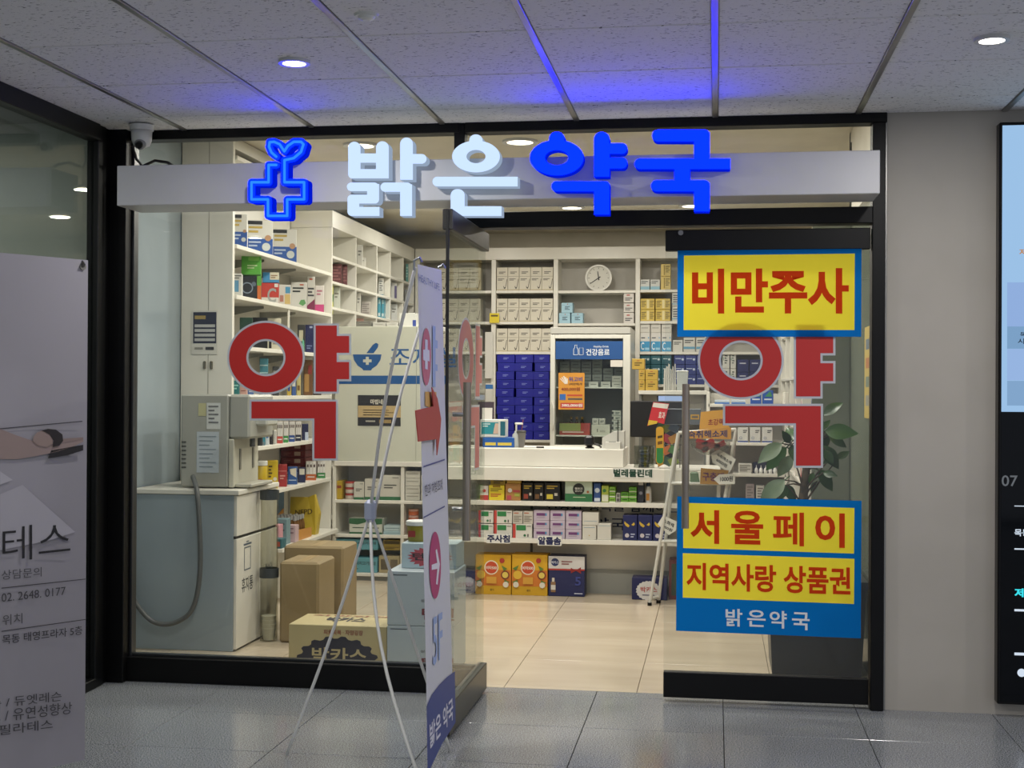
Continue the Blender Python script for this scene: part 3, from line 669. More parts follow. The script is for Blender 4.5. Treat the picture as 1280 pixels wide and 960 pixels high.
link('cornice', MB().bbox(-2.985, XS+.004, 3.292, 5.92, 2.486, 2.604, .002), LAM, cu)
# back wall cabinets
BX = [-2.650, -1.957, -1.402, -.681, -.08, .55]; BYf = 5.9
bu = thing('back_shelf_unit', 'white open shelving across the whole back wall behind the counter', 'shelf', (-1, 6.05, 0))
for x in BX: link('divider', MB().bbox(x-.02, x+.02, BYf, 6.2, 0, 2.497, .002), LAM, bu)
link('back_board', MB().box(-2.66, .57, 6.2, 6.24, 0, 2.60), noisy('grey_back_board', '#b4b0a6', '#bcb8ae', 3, .5), bu)
BZ = {0: [2.226, 1.949, 1.684, .905], 1: [2.226, 1.949, 1.684, .905], 2: [2.222, 1.934], 3: [2.226, 1.952, 1.684, 1.40, 1.1], 4: [2.226, 1.952, 1.684, 1.40, 1.1]}
for i in range(5):
    for z in BZ[i]: link('shelf_board', MB().bbox(BX[i]+.021, BX[i+1]-.021, BYf+.002, 6.199, z-.024, z, .002), LAM, bu)
link('cornice', MB().bbox(-2.668, .58, BYf-.006, 6.24, 2.498, 2.604, .002), LAM, bu)
# dispensing screen with the shelf cabinet below
dx0, dx1 = -2.655, -1.90; DY = 3.30
du = thing('dispensing_screen', 'pale dispensing counter screen with blue mortar sign and open shelves below', 'cabinet', (-2.3, 3.4, 0))
PAN = noisy('pale_green_panel', '#c3c4b4', '#c9cabb', 2, .25)
ds = link('screen_panel', MB().bbox(dx0, dx1, DY, DY+.02, .842, 1.786, .002), PAN, du)
link('seam', MB().box(at(520, 500, DY).x, at(520, 500, DY).x+.003, DY-.001, DY+.001, .85, 1.786), mat('#8b8c80', .5), ds)
link('counter_top', MB().bbox(dx0, dx1, DY-.012, DY+.36, .806, .841, .002), LAM, du)
link('top_shelf', MB().bbox(dx0, dx1, DY+.021, DY+.33, 1.755, 1.786, .002), LAM, du)
for z in (.567, .326, .055): link('shelf_board', MB().bbox(dx0, dx1, DY-.002, DY+.33, z-.022, z, .002), LAM, du)
for x in (dx0-.002, at(503, 600, DY).x, dx1): link('upright', MB().bbox(x-.012, x+.012, DY-.001, DY+.34, 0, .805, .002), LAM, du)
link('back_board', MB().box(dx0, dx1, DY+.331, DY+.345, 0, .805), LAM, du)
link('kick_board', MB().box(dx0, dx1, DY+.03, DY+.05, 0, .033), mat('#8e8f88', .5), du)
def dq(px, py, k=1): return at(px, py, DY-.0006*k)
SB = mat('#17508c', .4)
link('blue_stripe', MB().quad(dq(420, 480), dq(560, 480), dq(560, 469.5), dq(420, 469.5)), SB, ds)
link('mortar_bowl', MB().add([dq(*q) for q in ((441, 443), (477, 443), (475.5, 450), (471, 457), (465, 461), (464, 463), (454, 463), (453, 461), (447, 457), (442.5, 450))], [tuple(range(10))]), SB, ds)
link('pestle', MB().add([dq(*q) for q in ((458, 441.5), (466, 431), (470, 428.5), (473, 430), (472.5, 434), (467, 441.5))], [tuple(range(6))]), SB, ds)
link('white_cross', MB().add([dq(q[0], q[1], 2) for q in ((457.3, 446), (461, 446), (461, 449.3), (464.5, 449.3), (464.5, 452.8), (461, 452.8), (461, 456), (457.3, 456), (457.3, 452.8), (453.8, 452.8), (453.8, 449.3), (457.3, 449.3))], [tuple(range(12))]), PAN, ds)
p0 = dq(487, 459); text_on('조제실', p0, Vector((dq(570, 459).x-p0.x, 0, 0)), Vector((0, 0, dq(487, 434).z-p0.z)), SB, ds, .004)
nt = link('notice', MB().box(at(447.5, 500, DY).x, at(501, 500, DY).x, DY-.003, DY-.0005, at(480, 532.5, DY).z, at(480, 494, DY).z), mat('#1f1d22', .5), ds)
def nq(x0, y0, x1, y1, col, nm='printed_panel'): a = at(x0, y0, DY-.0036); b = at(x1, y1, DY-.0036); link(nm, MB().quad((a.x, a.y, b.z), (b.x, a.y, b.z), (b.x, a.y, a.z), (a.x, a.y, a.z)), mat(col, .5), nt)
nq(447.5, 507, 501, 522, '#b9a070')
def ntx(s, x0, y0, x1, y1, col): a = at(x0, y0, DY-.0042); b = at(x1, y1, DY-.0042); text_on(s, (a.x, a.y, b.z), (b.x-a.x, 0, 0), (0, 0, a.z-b.z), mat(col, .5), nt, .03)
ntx('마법네습', 463, 499, 484, 505.5, '#cfcabb')
for k in range(4): nq(454, 509.2+3*k, 492-6*(k % 2), 510.4+3*k, '#4a3a24', 'small_print')
nq(457, 525.5, 469, 527.5, '#a9a498', 'small_print'); nq(474, 524.6, 489, 529, '#9b8250', 'small_print')
# main counter
KY = 2.83
kx0, kx1, kxs = -1.80, .03, -.592
ct = thing('counter', 'white pharmacy counter with open front shelves of small goods', 'counter', (-.9, 3.1, 0))
link('raised_top', MB().bbox(kx0, kxs, KY, KY+.46, .845, .964, .003), LAM, ct)
link('ledge', MB().bbox(kx0-.002, kx1, KY-.06, KY+.5, .757, .844, .003), LAM, ct)
for z, nm in ((.622, 'shelf_board'), (.378, 'shelf_board')): link(nm, MB().bbox(kx0, kx1, KY-.03, KY+.20, z-.03, z, .002), LAM, ct)
CB = noisy('grey_counter_front', '#d4d0c5', '#dad6cb', 2, .5)
bk = link('back_panel', MB().box(kx0, kx1, KY+.20, KY+.24, 0, .757), CB, ct)
link('kick_board', MB().box(kx0, kx1, KY+.19, KY+.2, 0, .16), mat('#a0a19a', .5), ct)
for x in (kx0+.012, kx1-.012): link('side_panel', MB().bbox(x-.012, x+.012, KY-.02, KY+.5, 0, .756, .002), LAM, ct)
for x in (-1.215,):
    link('shelf_rail', MB().box(x-.008, x+.008, KY+.19, KY+.2, .16, .74), mat('#5b5952', .5), ct)
for s, x0, x1, y0, y1 in (('건강과 행복을 함께하는', 683, 850, 626, 641), ('밝은약국', 700, 782, 646, 663)):
    a = at(x0, y0, KY+.1985); b = at(x1, y1, KY+.1985); text_on(s, (a.x, a.y, b.z), (b.x-a.x, 0, 0), (0, 0, a.z-b.z), mat('#2a3350', .5), bk, .01)
def sticker(s, x0, y0, x1, y1, Y, label, col):
    a = at(x0, y0, Y); b = at(x1, y1, Y); o = solo('shelf_label', MB().bbox(a.x, b.x, Y, Y+.002, b.z, a.z, .0005), mat('#dadad4', .5), label, 'label', 'lettered shelf labels')
    text_on(s, (a.x+.004, Y-.001, b.z+.006), (b.x-a.x-.008, 0, 0), (0, 0, a.z-b.z-.012), mat(col, .5), o, .04)
sticker('벌레물린데', 766, 585, 816, 598, KY-.0625, 'white label with green Korean letters on the counter ledge edge', '#123c2c')
sticker('주사침', 608, 667, 638, 679.5, KY-.0325, 'white label with navy Korean letters under red and green boxes', '#1c2350')
sticker('알콜솜', 672, 669.5, 702, 682.5, KY-.0325, 'white label with navy Korean letters under the lilac boxes', '#1c2350')

# ================================================================== WATER PURIFIER STAND
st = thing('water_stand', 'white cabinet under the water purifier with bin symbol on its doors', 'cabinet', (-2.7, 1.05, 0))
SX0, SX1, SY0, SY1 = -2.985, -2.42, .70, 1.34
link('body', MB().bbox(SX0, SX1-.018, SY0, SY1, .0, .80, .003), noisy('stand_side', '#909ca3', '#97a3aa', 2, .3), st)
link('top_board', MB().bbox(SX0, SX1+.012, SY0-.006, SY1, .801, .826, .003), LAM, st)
ym = (SY0+SY1)/2+.02
for k, (a, b) in enumerate(((SY0+.002, ym-.002), (ym+.002, SY1-.002))):
    dl_ = link('door', MB().bbox(SX1-.017, SX1, a, b, .012, .575, .002), LAM, st); link('drawer', MB().bbox(SX1-.017, SX1, a, b, .59, .796, .002), LAM, st)
    link('dark_gap', MB().box(SX1-.018, SX1-.006, a, b, .577, .588), mat('#2a2824', .6), st)
    if k == 0:
        q0 = lambda yy, zz, d=.0008: Vector((SX1+d, yy, zz)); c0 = a+.16
        for r in ((c0-.05, .40, c0+.05, .406), (c0-.05, .515, c0+.05, .521), (c0-.05, .40, c0-.043, .52), (c0+.043, .40, c0+.05, .52), (c0-.06, .53, c0+.06, .54), (c0-.02, .545, c0+.02, .551)):
            link('bin_symbol', MB().quad(q0(r[0], r[1]), q0(r[2], r[1]), q0(r[2], r[3]), q0(r[0], r[3])), mat('#4a5868', .5), dl_)
        text_on('휴지통', q0(c0-.085, .29), Vector((0, .17, 0)), Vector((0, 0, .075)), mat('#4a4a4a', .5), dl_, .01)
    else:
        text_on('컵수거', q0(a+.10, .34), Vector((0, .12, 0)), Vector((0, 0, .055)), mat('#4a4a4a', .5), dl_, .01)
# purifier
pu = thing('water_purifier', 'grey water purifier with dispensing front standing on the white cabinet', 'purifier', (-2.63, .98, .826))
PG = noisy('purifier_grey', '#9b9b93', '#a1a199', 3, .35)
bx0, bx1 = -2.765, -2.505
link('body', MB().bbox(bx0, bx1, .80, 1.18, .832, 1.315, .008), PG, pu)
link('front_cover', MB().bbox(bx1+.001, bx1+.115, .80, 1.18, 1.085, 1.315, .012), PG, pu)
link('front_panel', MB().bbox(bx1+.001, bx1+.03, .80, 1.18, .832, 1.084, .004), mat('#b9b6a6', .4), pu)
link('control_box', MB().bbox(bx1+.10, bx1+.175, .90, 1.08, 1.15, 1.28, .01), mat('#b4b4ab', .35), pu)
link('spout', MB().cyl((bx1+.085, .93, 1.04), (bx1+.085, .93, 1.085), .014), mat('#4a4a48', .4), pu)
link('spout', MB().cyl((bx1+.085, 1.05, 1.04), (bx1+.085, 1.05, 1.085), .014), mat('#4a4a48', .4), pu)
link('drip_tray', MB().bbox(bx1+.031, bx1+.12, .82, 1.16, .832, .85, .004), mat('#a9a698', .4), pu)
for y in (.88, 1.08): link('grip_slot', MB().box(bx1+.03, bx1+.036, y, y+.02, .92, 1.03), mat('#77746a', .5), pu)
for i in range(7): link('vent_slot', MB().box(bx0+.005, bx0+.03, .798, .801, .93+i*.022, .938+i*.022), mat('#4a4a48', .5), pu)
def pl(x0, y0, x1, y1, col, nm, k=1, par=None):
    a = at(x0, y0, .80-.0012*k); b = at(x1, y1, .80-.0012*k); return link(nm, MB().quad((a.x, a.y, b.z), (b.x, a.y, b.z), (b.x, a.y, a.z), (a.x, a.y, a.z)), mat(col, .5), par or pu)
pl(248, 504, 257.5, 520, '#b9b58c', 'yellow_sticker'); sk = pl(258.5, 503.5, 275.5, 536.5, '#c9cbc8', 'white_sticker'); pl(246, 539.5, 273.5, 591, '#b4bcc2', 'paper_sheet')
for i in range(5): pl(260.5, 507+5*i, 273-(i % 2)*5, 509+5*i, '#6f7072', 'small_print', 2)
for i in range(8): pl(249, 545+5.4*i, 270-(i % 3)*4, 546.2+5.4*i, '#7c8890', 'small_print', 2)
def smooth_path(P, n=5):
    out = []
    for i in range(len(P)-1):
        p0, p1, p2, p3 = P[max(i-1, 0)], P[i], P[i+1], P[min(i+2, len(P)-1)]
        for k in range(n):
            t = k/n; out.append(.5*((2*p1)+(p2-p0)*t+(2*p0-5*p1+4*p2-p3)*t*t+(3*p1-p0-3*p2+p3)*t**3))
    return out+[P[-1]]
ph = [at(241, 596, .79), at(246, 612, .68), at(249, 650, .66), at(250.5, 700, .66), at(247, 740, .66), at(238, 765, .66), at(222, 777, .66), at(205, 780.5, .66), at(188, 775, .66), at(172, 757, .66), at(162, 735, .66), at(158, 700, .66)]
solo('drain_hose', MB().tube(smooth_path(ph), .0125, 10), mat('#5a5c5c', .45), 'grey drain hose drooping in a loop before the water stand', 'hose', smooth=True)
# cup collector tube
q = Vector((-2.355, 1.02, 0)); CT = thing('cup_collector', 'clear upright tube with dark bands holding used white paper cups', 'cup tube', q)
link('tube_wall', MB().annulus([q+Vector((.047*cos(2*pi*i/24), .047*sin(2*pi*i/24), .004)) for i in range(24)], [q+Vector((.044*cos(2*pi*i/24), .044*sin(2*pi*i/24), .004)) for i in range(24)], (0, 0, .80)), glass((.86, .86, .82), .3, .04), CT)
for z in (.755, .34): link('band', MB().annulus([q+Vector((.051*cos(2*pi*i/24), .051*sin(2*pi*i/24), z)) for i in range(24)], [q+Vector((.0475*cos(2*pi*i/24), .0475*sin(2*pi*i/24), z)) for i in range(24)], (0, 0, .05)), mat('#33383a', .4), CT)
for i in range(4): tag(link('paper_cup', MB().lathe((q.x, q.y, .008+.022*i), [(.028, 0), (.038, .06), (.040, .062), (.038, .064), (.036, .06)], 20), mat('#d9d7cc', .5), None, (q.x, q.y, .008+.022*i)), f'white paper cup in the clear collector tube, {ORD[i]} from the bottom', 'cup', 'used cups')
a = at(240, 388, 1.35); b = at(271.5, 443, 1.35)
nt = solo('notice', MB().box(a.x, b.x, 1.347, 1.351, b.z, a.z), mat('#cfcdc4', .5), 'navy and white notice sheet on the white end panel', 'notice')
def n2(u0, v0, u1, v1, col, k=1): X0, X1, Z0, Z1 = a.x, b.x, b.z, a.z; link('printed_panel', MB().quad(*[(X0+(X1-X0)*u, 1.347-.0008*k, Z0+(Z1-Z0)*v) for u, v in ((u0, v0), (u1, v0), (u1, v1), (u0, v1))]), mat(col, .5), nt)
n2(.06, .25, .97, .96, '#2f3347')
for i in range(4): n2(.12, .30+.105*i, .92, .365+.105*i, '#b9b9b6', 2)
n2(.12, .80, .55, .88, '#a58f5a', 2); n2(.55, .10, .88, .17, '#3a3a40', 2); n2(.12, .11, .45, .16, '#8a8880', 2)

# ================================================================== DRINKS FRIDGE
FY = 5.0
fx0, fx1 = -1.337, -.686; fz1 = 1.857
fr = thing('drinks_fridge', 'white upright glass door fridge with blue header behind the counter', 'fridge', ((fx0+fx1)/2, 5.3, 0))
FWm = mat('#c9c8be', .35)
link('side_wall', MB().bbox(fx0, fx0+.04, FY+.05, FY+.62, .05, fz1, .003), FWm, fr); link('side_wall', MB().bbox(fx1-.04, fx1, FY+.05, FY+.62, .05, fz1, .003), FWm, fr)
link('rear_wall', MB().box(fx0+.041, fx1-.041, FY+.58, FY+.62, .05, fz1), mat('#8c908e', .4), fr)
link('top_cap', MB().bbox(fx0+.041, fx1-.041, FY+.05, FY+.58, 1.80, fz1, .003), FWm, fr); link('top_lip', MB().bbox(fx0, fx1, FY-.002, FY+.049, 1.802, fz1, .004), mat('#a9a8a0', .35), fr)
link('base', MB().bbox(fx0+.041, fx1-.041, FY+.05, FY+.58, .05, .5, .003), FWm, fr)
for sx in (fx0+.05, fx1-.05):
    for sy in (FY+.1, FY+.55): link('foot', MB().cyl((sx, sy, 0), (sx, sy, .052), .02), DARK, fr)
dz0, dz1 = .42, 1.797; px0_, px1_ = -1.298, -.745
for nm, r in (('door_frame', (fx0, px0_, dz0, dz1)), ('door_frame', (px1_, fx1, dz0, dz1)), ('door_frame', (px0_, px1_, 1.765, dz1)), ('door_frame', (px0_, px1_, dz0, .90))): link(nm, MB().bbox(r[0], r[1], FY, FY+.045, r[2], r[3], .003), FWm, fr)
gp = link('door_pane', MB().box(px0_, px1_, FY+.012, FY+.02, .90, 1.765), glass((.90, .92, .90), .4, .03), fr)
link('handle', MB().tube([at(690.5, 502, FY-.02), at(692, 510, FY-.035), at(692, 530, FY-.035), at(690.5, 538, FY-.02)], .008), FWm, fr)
hd = link('blue_header', MB().box(at(694.5, 430, FY).x, at(778.5, 430, FY).x, FY+.004, FY+.012, at(730, 449, FY).z, at(730, 426.5, FY).z), mat('#134884', .4), fr)
def hq(s, x0, y0, x1, y1): a = at(x0, y0, FY+.003); b = at(x1, y1, FY+.003); text_on(s, (a.x, a.y, b.z), (b.x-a.x, 0, 0), (0, 0, a.z-b.z), mat('#d6dbe0', .4), hd, .015)
hq('건강음료', 732.5, 436, 762, 444.3); hq('Healthy Drink', 742, 432, 761, 435)
for pts_ in (((717, 443.5), (717, 437), (718.5, 434), (718.5, 431.5), (721, 431.5), (721, 434), (722.5, 437), (722.5, 443.5), (717, 443.5)), ((724, 443.5), (724, 435), (729, 435), (729, 443.5), (724, 443.5))):
    link('drink_symbol', MB().tube([at(x, y, FY+.003) for x, y in pts_], .0022, 5), mat('#d6dbe0', .4), hd)
for z in (1.372, .978): link('wire_shelf', MB().bbox(fx0+.042, fx1-.042, FY+.06, FY+.575, z-.012, z, .002), mat('#c9cbc6', .3), fr)
po = tag(link('price_poster', MB().box(at(698, 470, FY).x, at(730.5, 470, FY).x, FY+.008, FY+.0115, at(714, 512, FY).z, at(714, 466, FY).z), mat('#c98a2e', .5), None, at(714, 512, FY)), 'orange price poster with red banner on the fridge door', 'poster')
def pq(s, x0, y0, x1, y1, col, bold=.02): a = at(x0, y0, FY+.006); b = at(x1, y1, FY+.006); text_on(s, (a.x, a.y, b.z), (b.x-a.x, 0, 0), (0, 0, a.z-b.z), mat(col, .5), po, bold)
def pr(x0, y0, x1, y1, col): a = at(x0, y0, FY+.007); b = at(x1, y1, FY+.007); link('printed_panel', MB().quad((a.x, a.y, b.z), (b.x, a.y, b.z), (b.x, a.y, a.z), (a.x, a.y, a.z)), mat(col, .5), po)
pq('위고비', 711, 471, 728, 477, '#2b3f86'); pq('(비만약)개', 711.5, 478.5, 727.5, 482, '#3a2a1a'); pq('400,000원', 701.5, 484, 725, 489, '#7a2c1a'); pr(699.5, 492.5, 707, 500, '#2f62a8'); pr(709, 493, 728, 495.3, '#b6482c'); pr(710, 497.5, 728, 500, '#55504a')
pr(700.5, 503.5, 729, 510, '#b53a32'); pq('380,000원', 702, 504.5, 728, 509, '#eae4da'); 
for k in range(5): link('printed_hand', MB().quad(at(699.5+2.2*k, 470+1.5*abs(k-2), FY+.0065), at(701+2.2*k, 470+1.5*abs(k-2), FY+.0065), at(707+.6*k, 480, FY+.0065), at(706+.6*k, 480, FY+.0065)), mat('#dcd4c8', .5), po)
pr2 = tag(link('note_slip', MB().box(at(763, 452, FY).x, at(778.5, 452, FY).x, FY+.006, FY+.0105, at(770, 458.5, FY).z, at(770, 450.2, FY).z), mat('#cfcac0', .5), None, at(770, 458, FY)), 'small white paper slip taped below the blue fridge header', 'note')
# ================================================================== GOODS ON THE BACK SHELVES
def grid_copies(proto, spots, labels, group):
    """proto is a carton with its origin at its base centre; spots are base centres"""
    for i, (s, l) in enumerate(zip(spots, labels)):
        o = proto if i == 0 else copy_tree(proto)
        o.location = s; o['label'] = l; o['group'] = group
CREAM = '#cfc9b8'
def curl(): return ('p', [(.62, .18), (.66, .10), (.74, .07), (.82, .12), (.9, .3), (.97, .5), (.93, .5), (.86, .32), (.8, .16), (.74, .12), (.69, .14), (.65, .2)], '#2a2723')
xs5 = [at(620.5+14.15*k, 400, BYf+.02).x for k in range(6)]
wd = xs5[1]-xs5[0]-.003
zs = BZ[1]
hgt = .205
pr_ = carton('x', xs5[0]+.0015, xs5[0]+.0015+wd, BYf+.015, BYf+.135, zs[0], zs[0]+hgt, CREAM,
             [('r', .03, .60, .97, .615, '#8c8675'), ('l', .2, .80, .8, 2, .06, '#57524a'), ('l', .12, .50, .7, 2, .05, '#57524a'), ('r', 0, .0, 1, .05, '#b9ad8c'), curl()], name='medicine_box')
spots = []; labels = []
for r, z in enumerate((zs[0], zs[1], zs[2])):
    for k in range(5):
        spots.append(((xs5[k]+xs5[k+1])/2*1.0, BYf+.075, z)); labels.append(f'cream medicine box with curved line, {ORD[k]} from left, {("top", "middle", "bottom")[r]} shelf right of the open door')
lx = [at(p_, 400, BYf+.02).x for p_ in (552, 566, 580, 594, 608)]
for r, z in enumerate((zs[0], zs[1], zs[2])):
    for k, x in enumerate(lx):
        if BX[0]+.08 < x < BX[1]-.08: spots.append((x, BYf+.075, z)); labels.append(f'cream medicine box with curved line, {ORD[k]} from left, {("top", "middle", "bottom")[r]} shelf behind the open door glass')
grid_copies(pr_, spots, labels, 'cream boxes with a curved line on the back shelves')
# navy cartons stacked beside the fridge
NAVY = '#050c8e'
cols3 = [(621, 643.5), (644.2, 666.5), (667.2, 687)]
n = 10; z0 = BZ[1][3]; h = (1.672-z0-.012)/n
for c_i, (a, b) in enumerate(cols3):
    xa, xb_ = at(a, 500, BYf+.02).x, at(b, 500, BYf+.02).x
    pz = carton('x', xa, xb_-.001, BYf+.012, BYf+.25, z0, z0+h-.002, NAVY, [('l', .36, .60, .66, 2, .14, '#7f8bd0'), ('r', 0, .93, 1, 1, '#1c2aa6')])
    cx_ = (xa+xb_-.001)/2
    grid_copies(pz, [(cx_+((-1)**(r*3+c_i))*.004*(r % 3), BYf+.131, z0+h*r) for r in range(n)],
                [f'navy carton, {ORD[r]} from the bottom of the {("left", "middle", "right")[c_i]} stack beside the fridge' for r in range(n)], 'navy cartons stacked beside the fridge')
# wall clock standing in the cubby
cc = at(748, 347.3, BYf+.10); ck = thing('clock', 'round white clock with black hands standing in a back shelf cubby', 'clock', (cc.x, BYf+.1, BZ[2][0]))
R = cc.z-BZ[2][0]
def ring(c, r, n=40): return [c+Vector((r*cos(2*pi*i/n), 0, r*sin(2*pi*i/n))) for i in range(n)]
link('rim', MB().annulus(ring(cc, R), ring(cc, R*.87), (0, .045, 0)), mat('#dad8d0', .35), ck)
link('dial', MB().cyl(cc+Vector((0, .02, 0)), cc+Vector((0, .04, 0)), R*.88, n=40), mat('#d2d0c6', .5), ck)
def hand(ang, L, w_):
    d = Vector((sin(ang), 0, cos(ang))); e = Vector((cos(ang), 0, -sin(ang))); o_ = cc+Vector((0, .016, 0)); link('hand', MB().prism([o_-d*.02+e*w_, o_-d*.02-e*w_, o_+d*L-e*w_*.6, o_+d*L+e*w_*.6], (0, .002, 0)), mat('#141414', .4), ck)
hand(math.radians(-8), R*.5, .005); hand(math.radians(236), R*.75, .0045)
for i in range(12):
    d = Vector((sin(i*pi/6), 0, cos(i*pi/6))); e = Vector((d.z, 0, -d.x)); o_ = cc+Vector((0, .0185, 0)); link('tick', MB().quad(o_+d*R*.68+e*.002, o_+d*R*.68-e*.002, o_+d*R*.77-e*.002, o_+d*R*.77+e*.002), mat('#33312e', .5), ck)
YB = BYf+.02
LB = [('r', .0, .75, 1, .80, '#8fb4c4'), ('l', .3, .6, .75, 3, .13, '#3f566a'), ('c', .55, .86, .05, '#b06a5a')]
z = BZ[2][1]
pbox('pale blue box, lower left of the three beneath the clock', 698.5, 391.2, 713, 403, YB, .12, '#9fc3d2', LB, zs=z, group='pale blue boxes')
pbox('pale blue box, lower right of the three beneath the clock', 714, 391.2, 729, 403, YB, .12, '#9fc3d2', LB, zs=z, group='pale blue boxes')
pbox('pale blue box set on top of two others beneath the clock', 701.5, 378.5, 716, 391, YB, .12, '#9fc3d2', LB, zs=at(706, 391.1, YB).z+.001, group='pale blue boxes')
for k, (y0, y1, nm) in enumerate(((390.8, 403, 'bottom'), (379, 390.4, 'middle'), (366, 378.4, 'top'))):
    pbox(f'white box with red mark, {nm} of the stack at the cubby right side', 779.3, y0, 792.6, y1, YB, .12, '#cfcac2', [('r', .3, .7, .6, .82, '#b0524a'), ('l', .15, .45, .85, 2, .18, '#4a4a4c')], zs=z if k == 0 else at(786, y1, YB).z+.001, group='white boxes with a red mark')
# column right of the clock
z = BZ[3][0]
for k, (a, b) in enumerate(((800.3, 812.3), (813, 825))):
    pbox(f'white box with pale blue foot, {("left", "right")[k]} of two on the top right shelf', a, 349.3, b, 361.8, YB, .12, '#c9cbc6', [('r', 0, 0, 1, .32, '#8cb6c6'), ('l', .1, .8, .8, 2, .16, '#55585a')], zs=z)
GOLD = '#c9ae52'
for k, (y0, y1) in enumerate(((345.5, 361.8), (330, 345.2))):
    pbox(f'tall yellow box, {("lower", "upper")[k]} of two beside the white boxes', 825.8, y0, 838.5, y1, YB, .12, '#cdb66a', [('r', .3, .1, .42, .9, '#8d7a3a'), ('l', .5, .8, .9, 4, .15, '#7d6c30')], zs=z if k == 0 else at(832, 345.4, YB).z+.001)
z = BZ[3][1]
for i, (a, b) in enumerate(((800.3, 818.4), (819.2, 838))):
    for j, (y0, y1) in enumerate(((387, 400), (373.3, 386.7))):
        pbox(f'yellow box, {("lower", "upper")[j]} {("left", "right")[i]} of four on the second right shelf', a, y0, b, y1, YB, .14, '#c8ae4e', [('r', .45, .1, .62, .9, '#dccf98'), ('l', .08, .75, .4, 4, .16, '#7d6c30'), ('l', .68, .75, .95, 4, .16, '#7d6c30')], zs=z if j == 0 else at(810, 386.85, YB).z+.001, group='four yellow boxes')
for j, (y0, y1) in enumerate(((383, 400), (366, 382.5))):
    pbox(f'white box with grey lines, {("lower", "upper")[j]} of two next to yellow boxes', 840, y0, 852, y1, YB, .12, '#c6c5bd', [('l', .1, .8, .8, 4, .16, '#55585a'), ('r', 0, .12, 1, .2, '#7f9fae')], zs=z if j == 0 else at(845, 382.7, YB).z+.001)
z = BZ[3][2]
for k in range(3):
    a = 799.8+13.4*k; zz = at(a+6, 416, YB).z
    pbox(f'white vitamin box with big C on blue, {ORD[k]} from left', a, 416, a+13, 438, YB, .12, '#cfcdc6', [('r', .02, .02, .98, .55, '#3f93bf'), ('t', 'C', .1, .1, .42, .5, '#dce4e8'), ('r', .5, .1, .92, .22, '#9cc8dc'), ('l', .12, .74, .5, 1, .1, '#33404a'), ('c', .85, .74, .06, '#3f93bf')], zs=z, group='vitamin boxes with a big C')
    pbox(f'plain white box lying on a vitamin box, {ORD[k]} from left', a, 404, a+13, 415.6, YB, .12, '#c9c6bc', [('l', .15, .5, .8, 1, .1, '#4a4844')], zs=zz+.001, group='white boxes on top of the vitamin boxes')
for i, (a, b, y0) in enumerate(((841, 853.5, 425), (854.3, 869, 422), (870, 884, 422))):
    pbox(f'white box with blue line, {ORD[i]} from left beside the vitamin boxes', a, y0, b, 438, YB, .12, '#cbc9c1', [('l', .1, .8, .85, 2, .14, '#3f3e3c')]+([('r', 0, .2, 1, .36, '#5f9ab8')] if i else []), zs=z)
z = BZ[3][3]
for c_ in range(3):
    for r in range(3):
        a = 800+13.2*c_; carton(f'dark teal box, {ORD[c_]} column, {("bottom", "middle", "top")[r]} row, under the vitamin boxes', at(a, 450, YB).x+.001, at(a+12.9, 450, YB).x, YB, YB+.14, z+.087*r, z+.087*r+.085, '#1d5560', [('l', .18, .58, .62, 1, .16, '#b9ccd0'), ('c', .78, .52, .12, '#c3d2d4')], 'dark teal boxes')
for c_ in range(3):
    for r in range(3):
        a = 842.5+14*c_; carton(f'navy box with white logo, {ORD[c_]} column, {("bottom", "middle", "top")[r]} row, right of the teal boxes', at(a, 450, YB).x+.001, at(a+13.6, 450, YB).x, YB, YB+.14, z+.087*r, z+.087*r+.085, '#1f2f78', [('l', .12, .6, .65, 1, .16, '#b9c4dc'), ('c', .8, .52, .12, '#c3cce0')], 'navy boxes with white logo')
# seen through the ring of the door letter: white and navy boxes
for k, (a, b) in enumerate(((903, 912), (913, 920))):
    for r in range(2): carton(f'slim white box, {("lower", "upper")[r]}, {("left", "right")[k]} of the pair seen inside the red ring', at(a, 450, YB).x+.001, at(b, 450, YB).x, YB, YB+.1, z+.14*r, z+.14*r+.138, '#c9c8c0', [('l', .3, .8, .7, 4, .15, '#4f5650'), ('r', .1, .5, .2, .7, '#5b8a72')])
for k, (a, b) in enumerate(((921.5, 936), (936.8, 951))):
    for r in range(2): carton(f'dark navy box, {("lower", "upper")[r]} {("left", "right")[k]} of four seen inside the red ring', at(a, 450, YB).x+.001, at(b, 450, YB).x, YB, YB+.14, z+.11*r, z+.11*r+.108, '#1c2258', [('l', .2, .7, .75, 1, .16, '#c9cbd8')], 'navy boxes inside the ring')
# framed certificate on the back shelves (mirrored in the open leaf)
cf = thing('certificate', 'gold framed white certificate propped on the right back shelving', 'certificate', (.16, BYf-.012, 2.226))
link('paper', MB().box(.04, .28, BYf-.011, BYf-.008, 2.24, 2.48), mat('#d8d5c8', .5), cf)
for r in ((.02, .045, 2.23, 2.495), (.275, .30, 2.23, 2.495), (.045, .275, 2.23, 2.25), (.045, .275, 2.475, 2.495)): link('frame_bar', MB().bbox(r[0], r[1], BYf-.028, BYf-.006, r[2], r[3], .003), mat('#b39a4e', .35, .5), cf)
for i in range(6): link('small_print', MB().quad((.08, BYf-.0118, 2.44-.03*i), (.24-.03*(i % 2), BYf-.0118, 2.44-.03*i), (.24-.03*(i % 2), BYf-.0118, 2.45-.03*i), (.08, BYf-.0118, 2.45-.03*i)), mat('#6a6860', .5), cf)
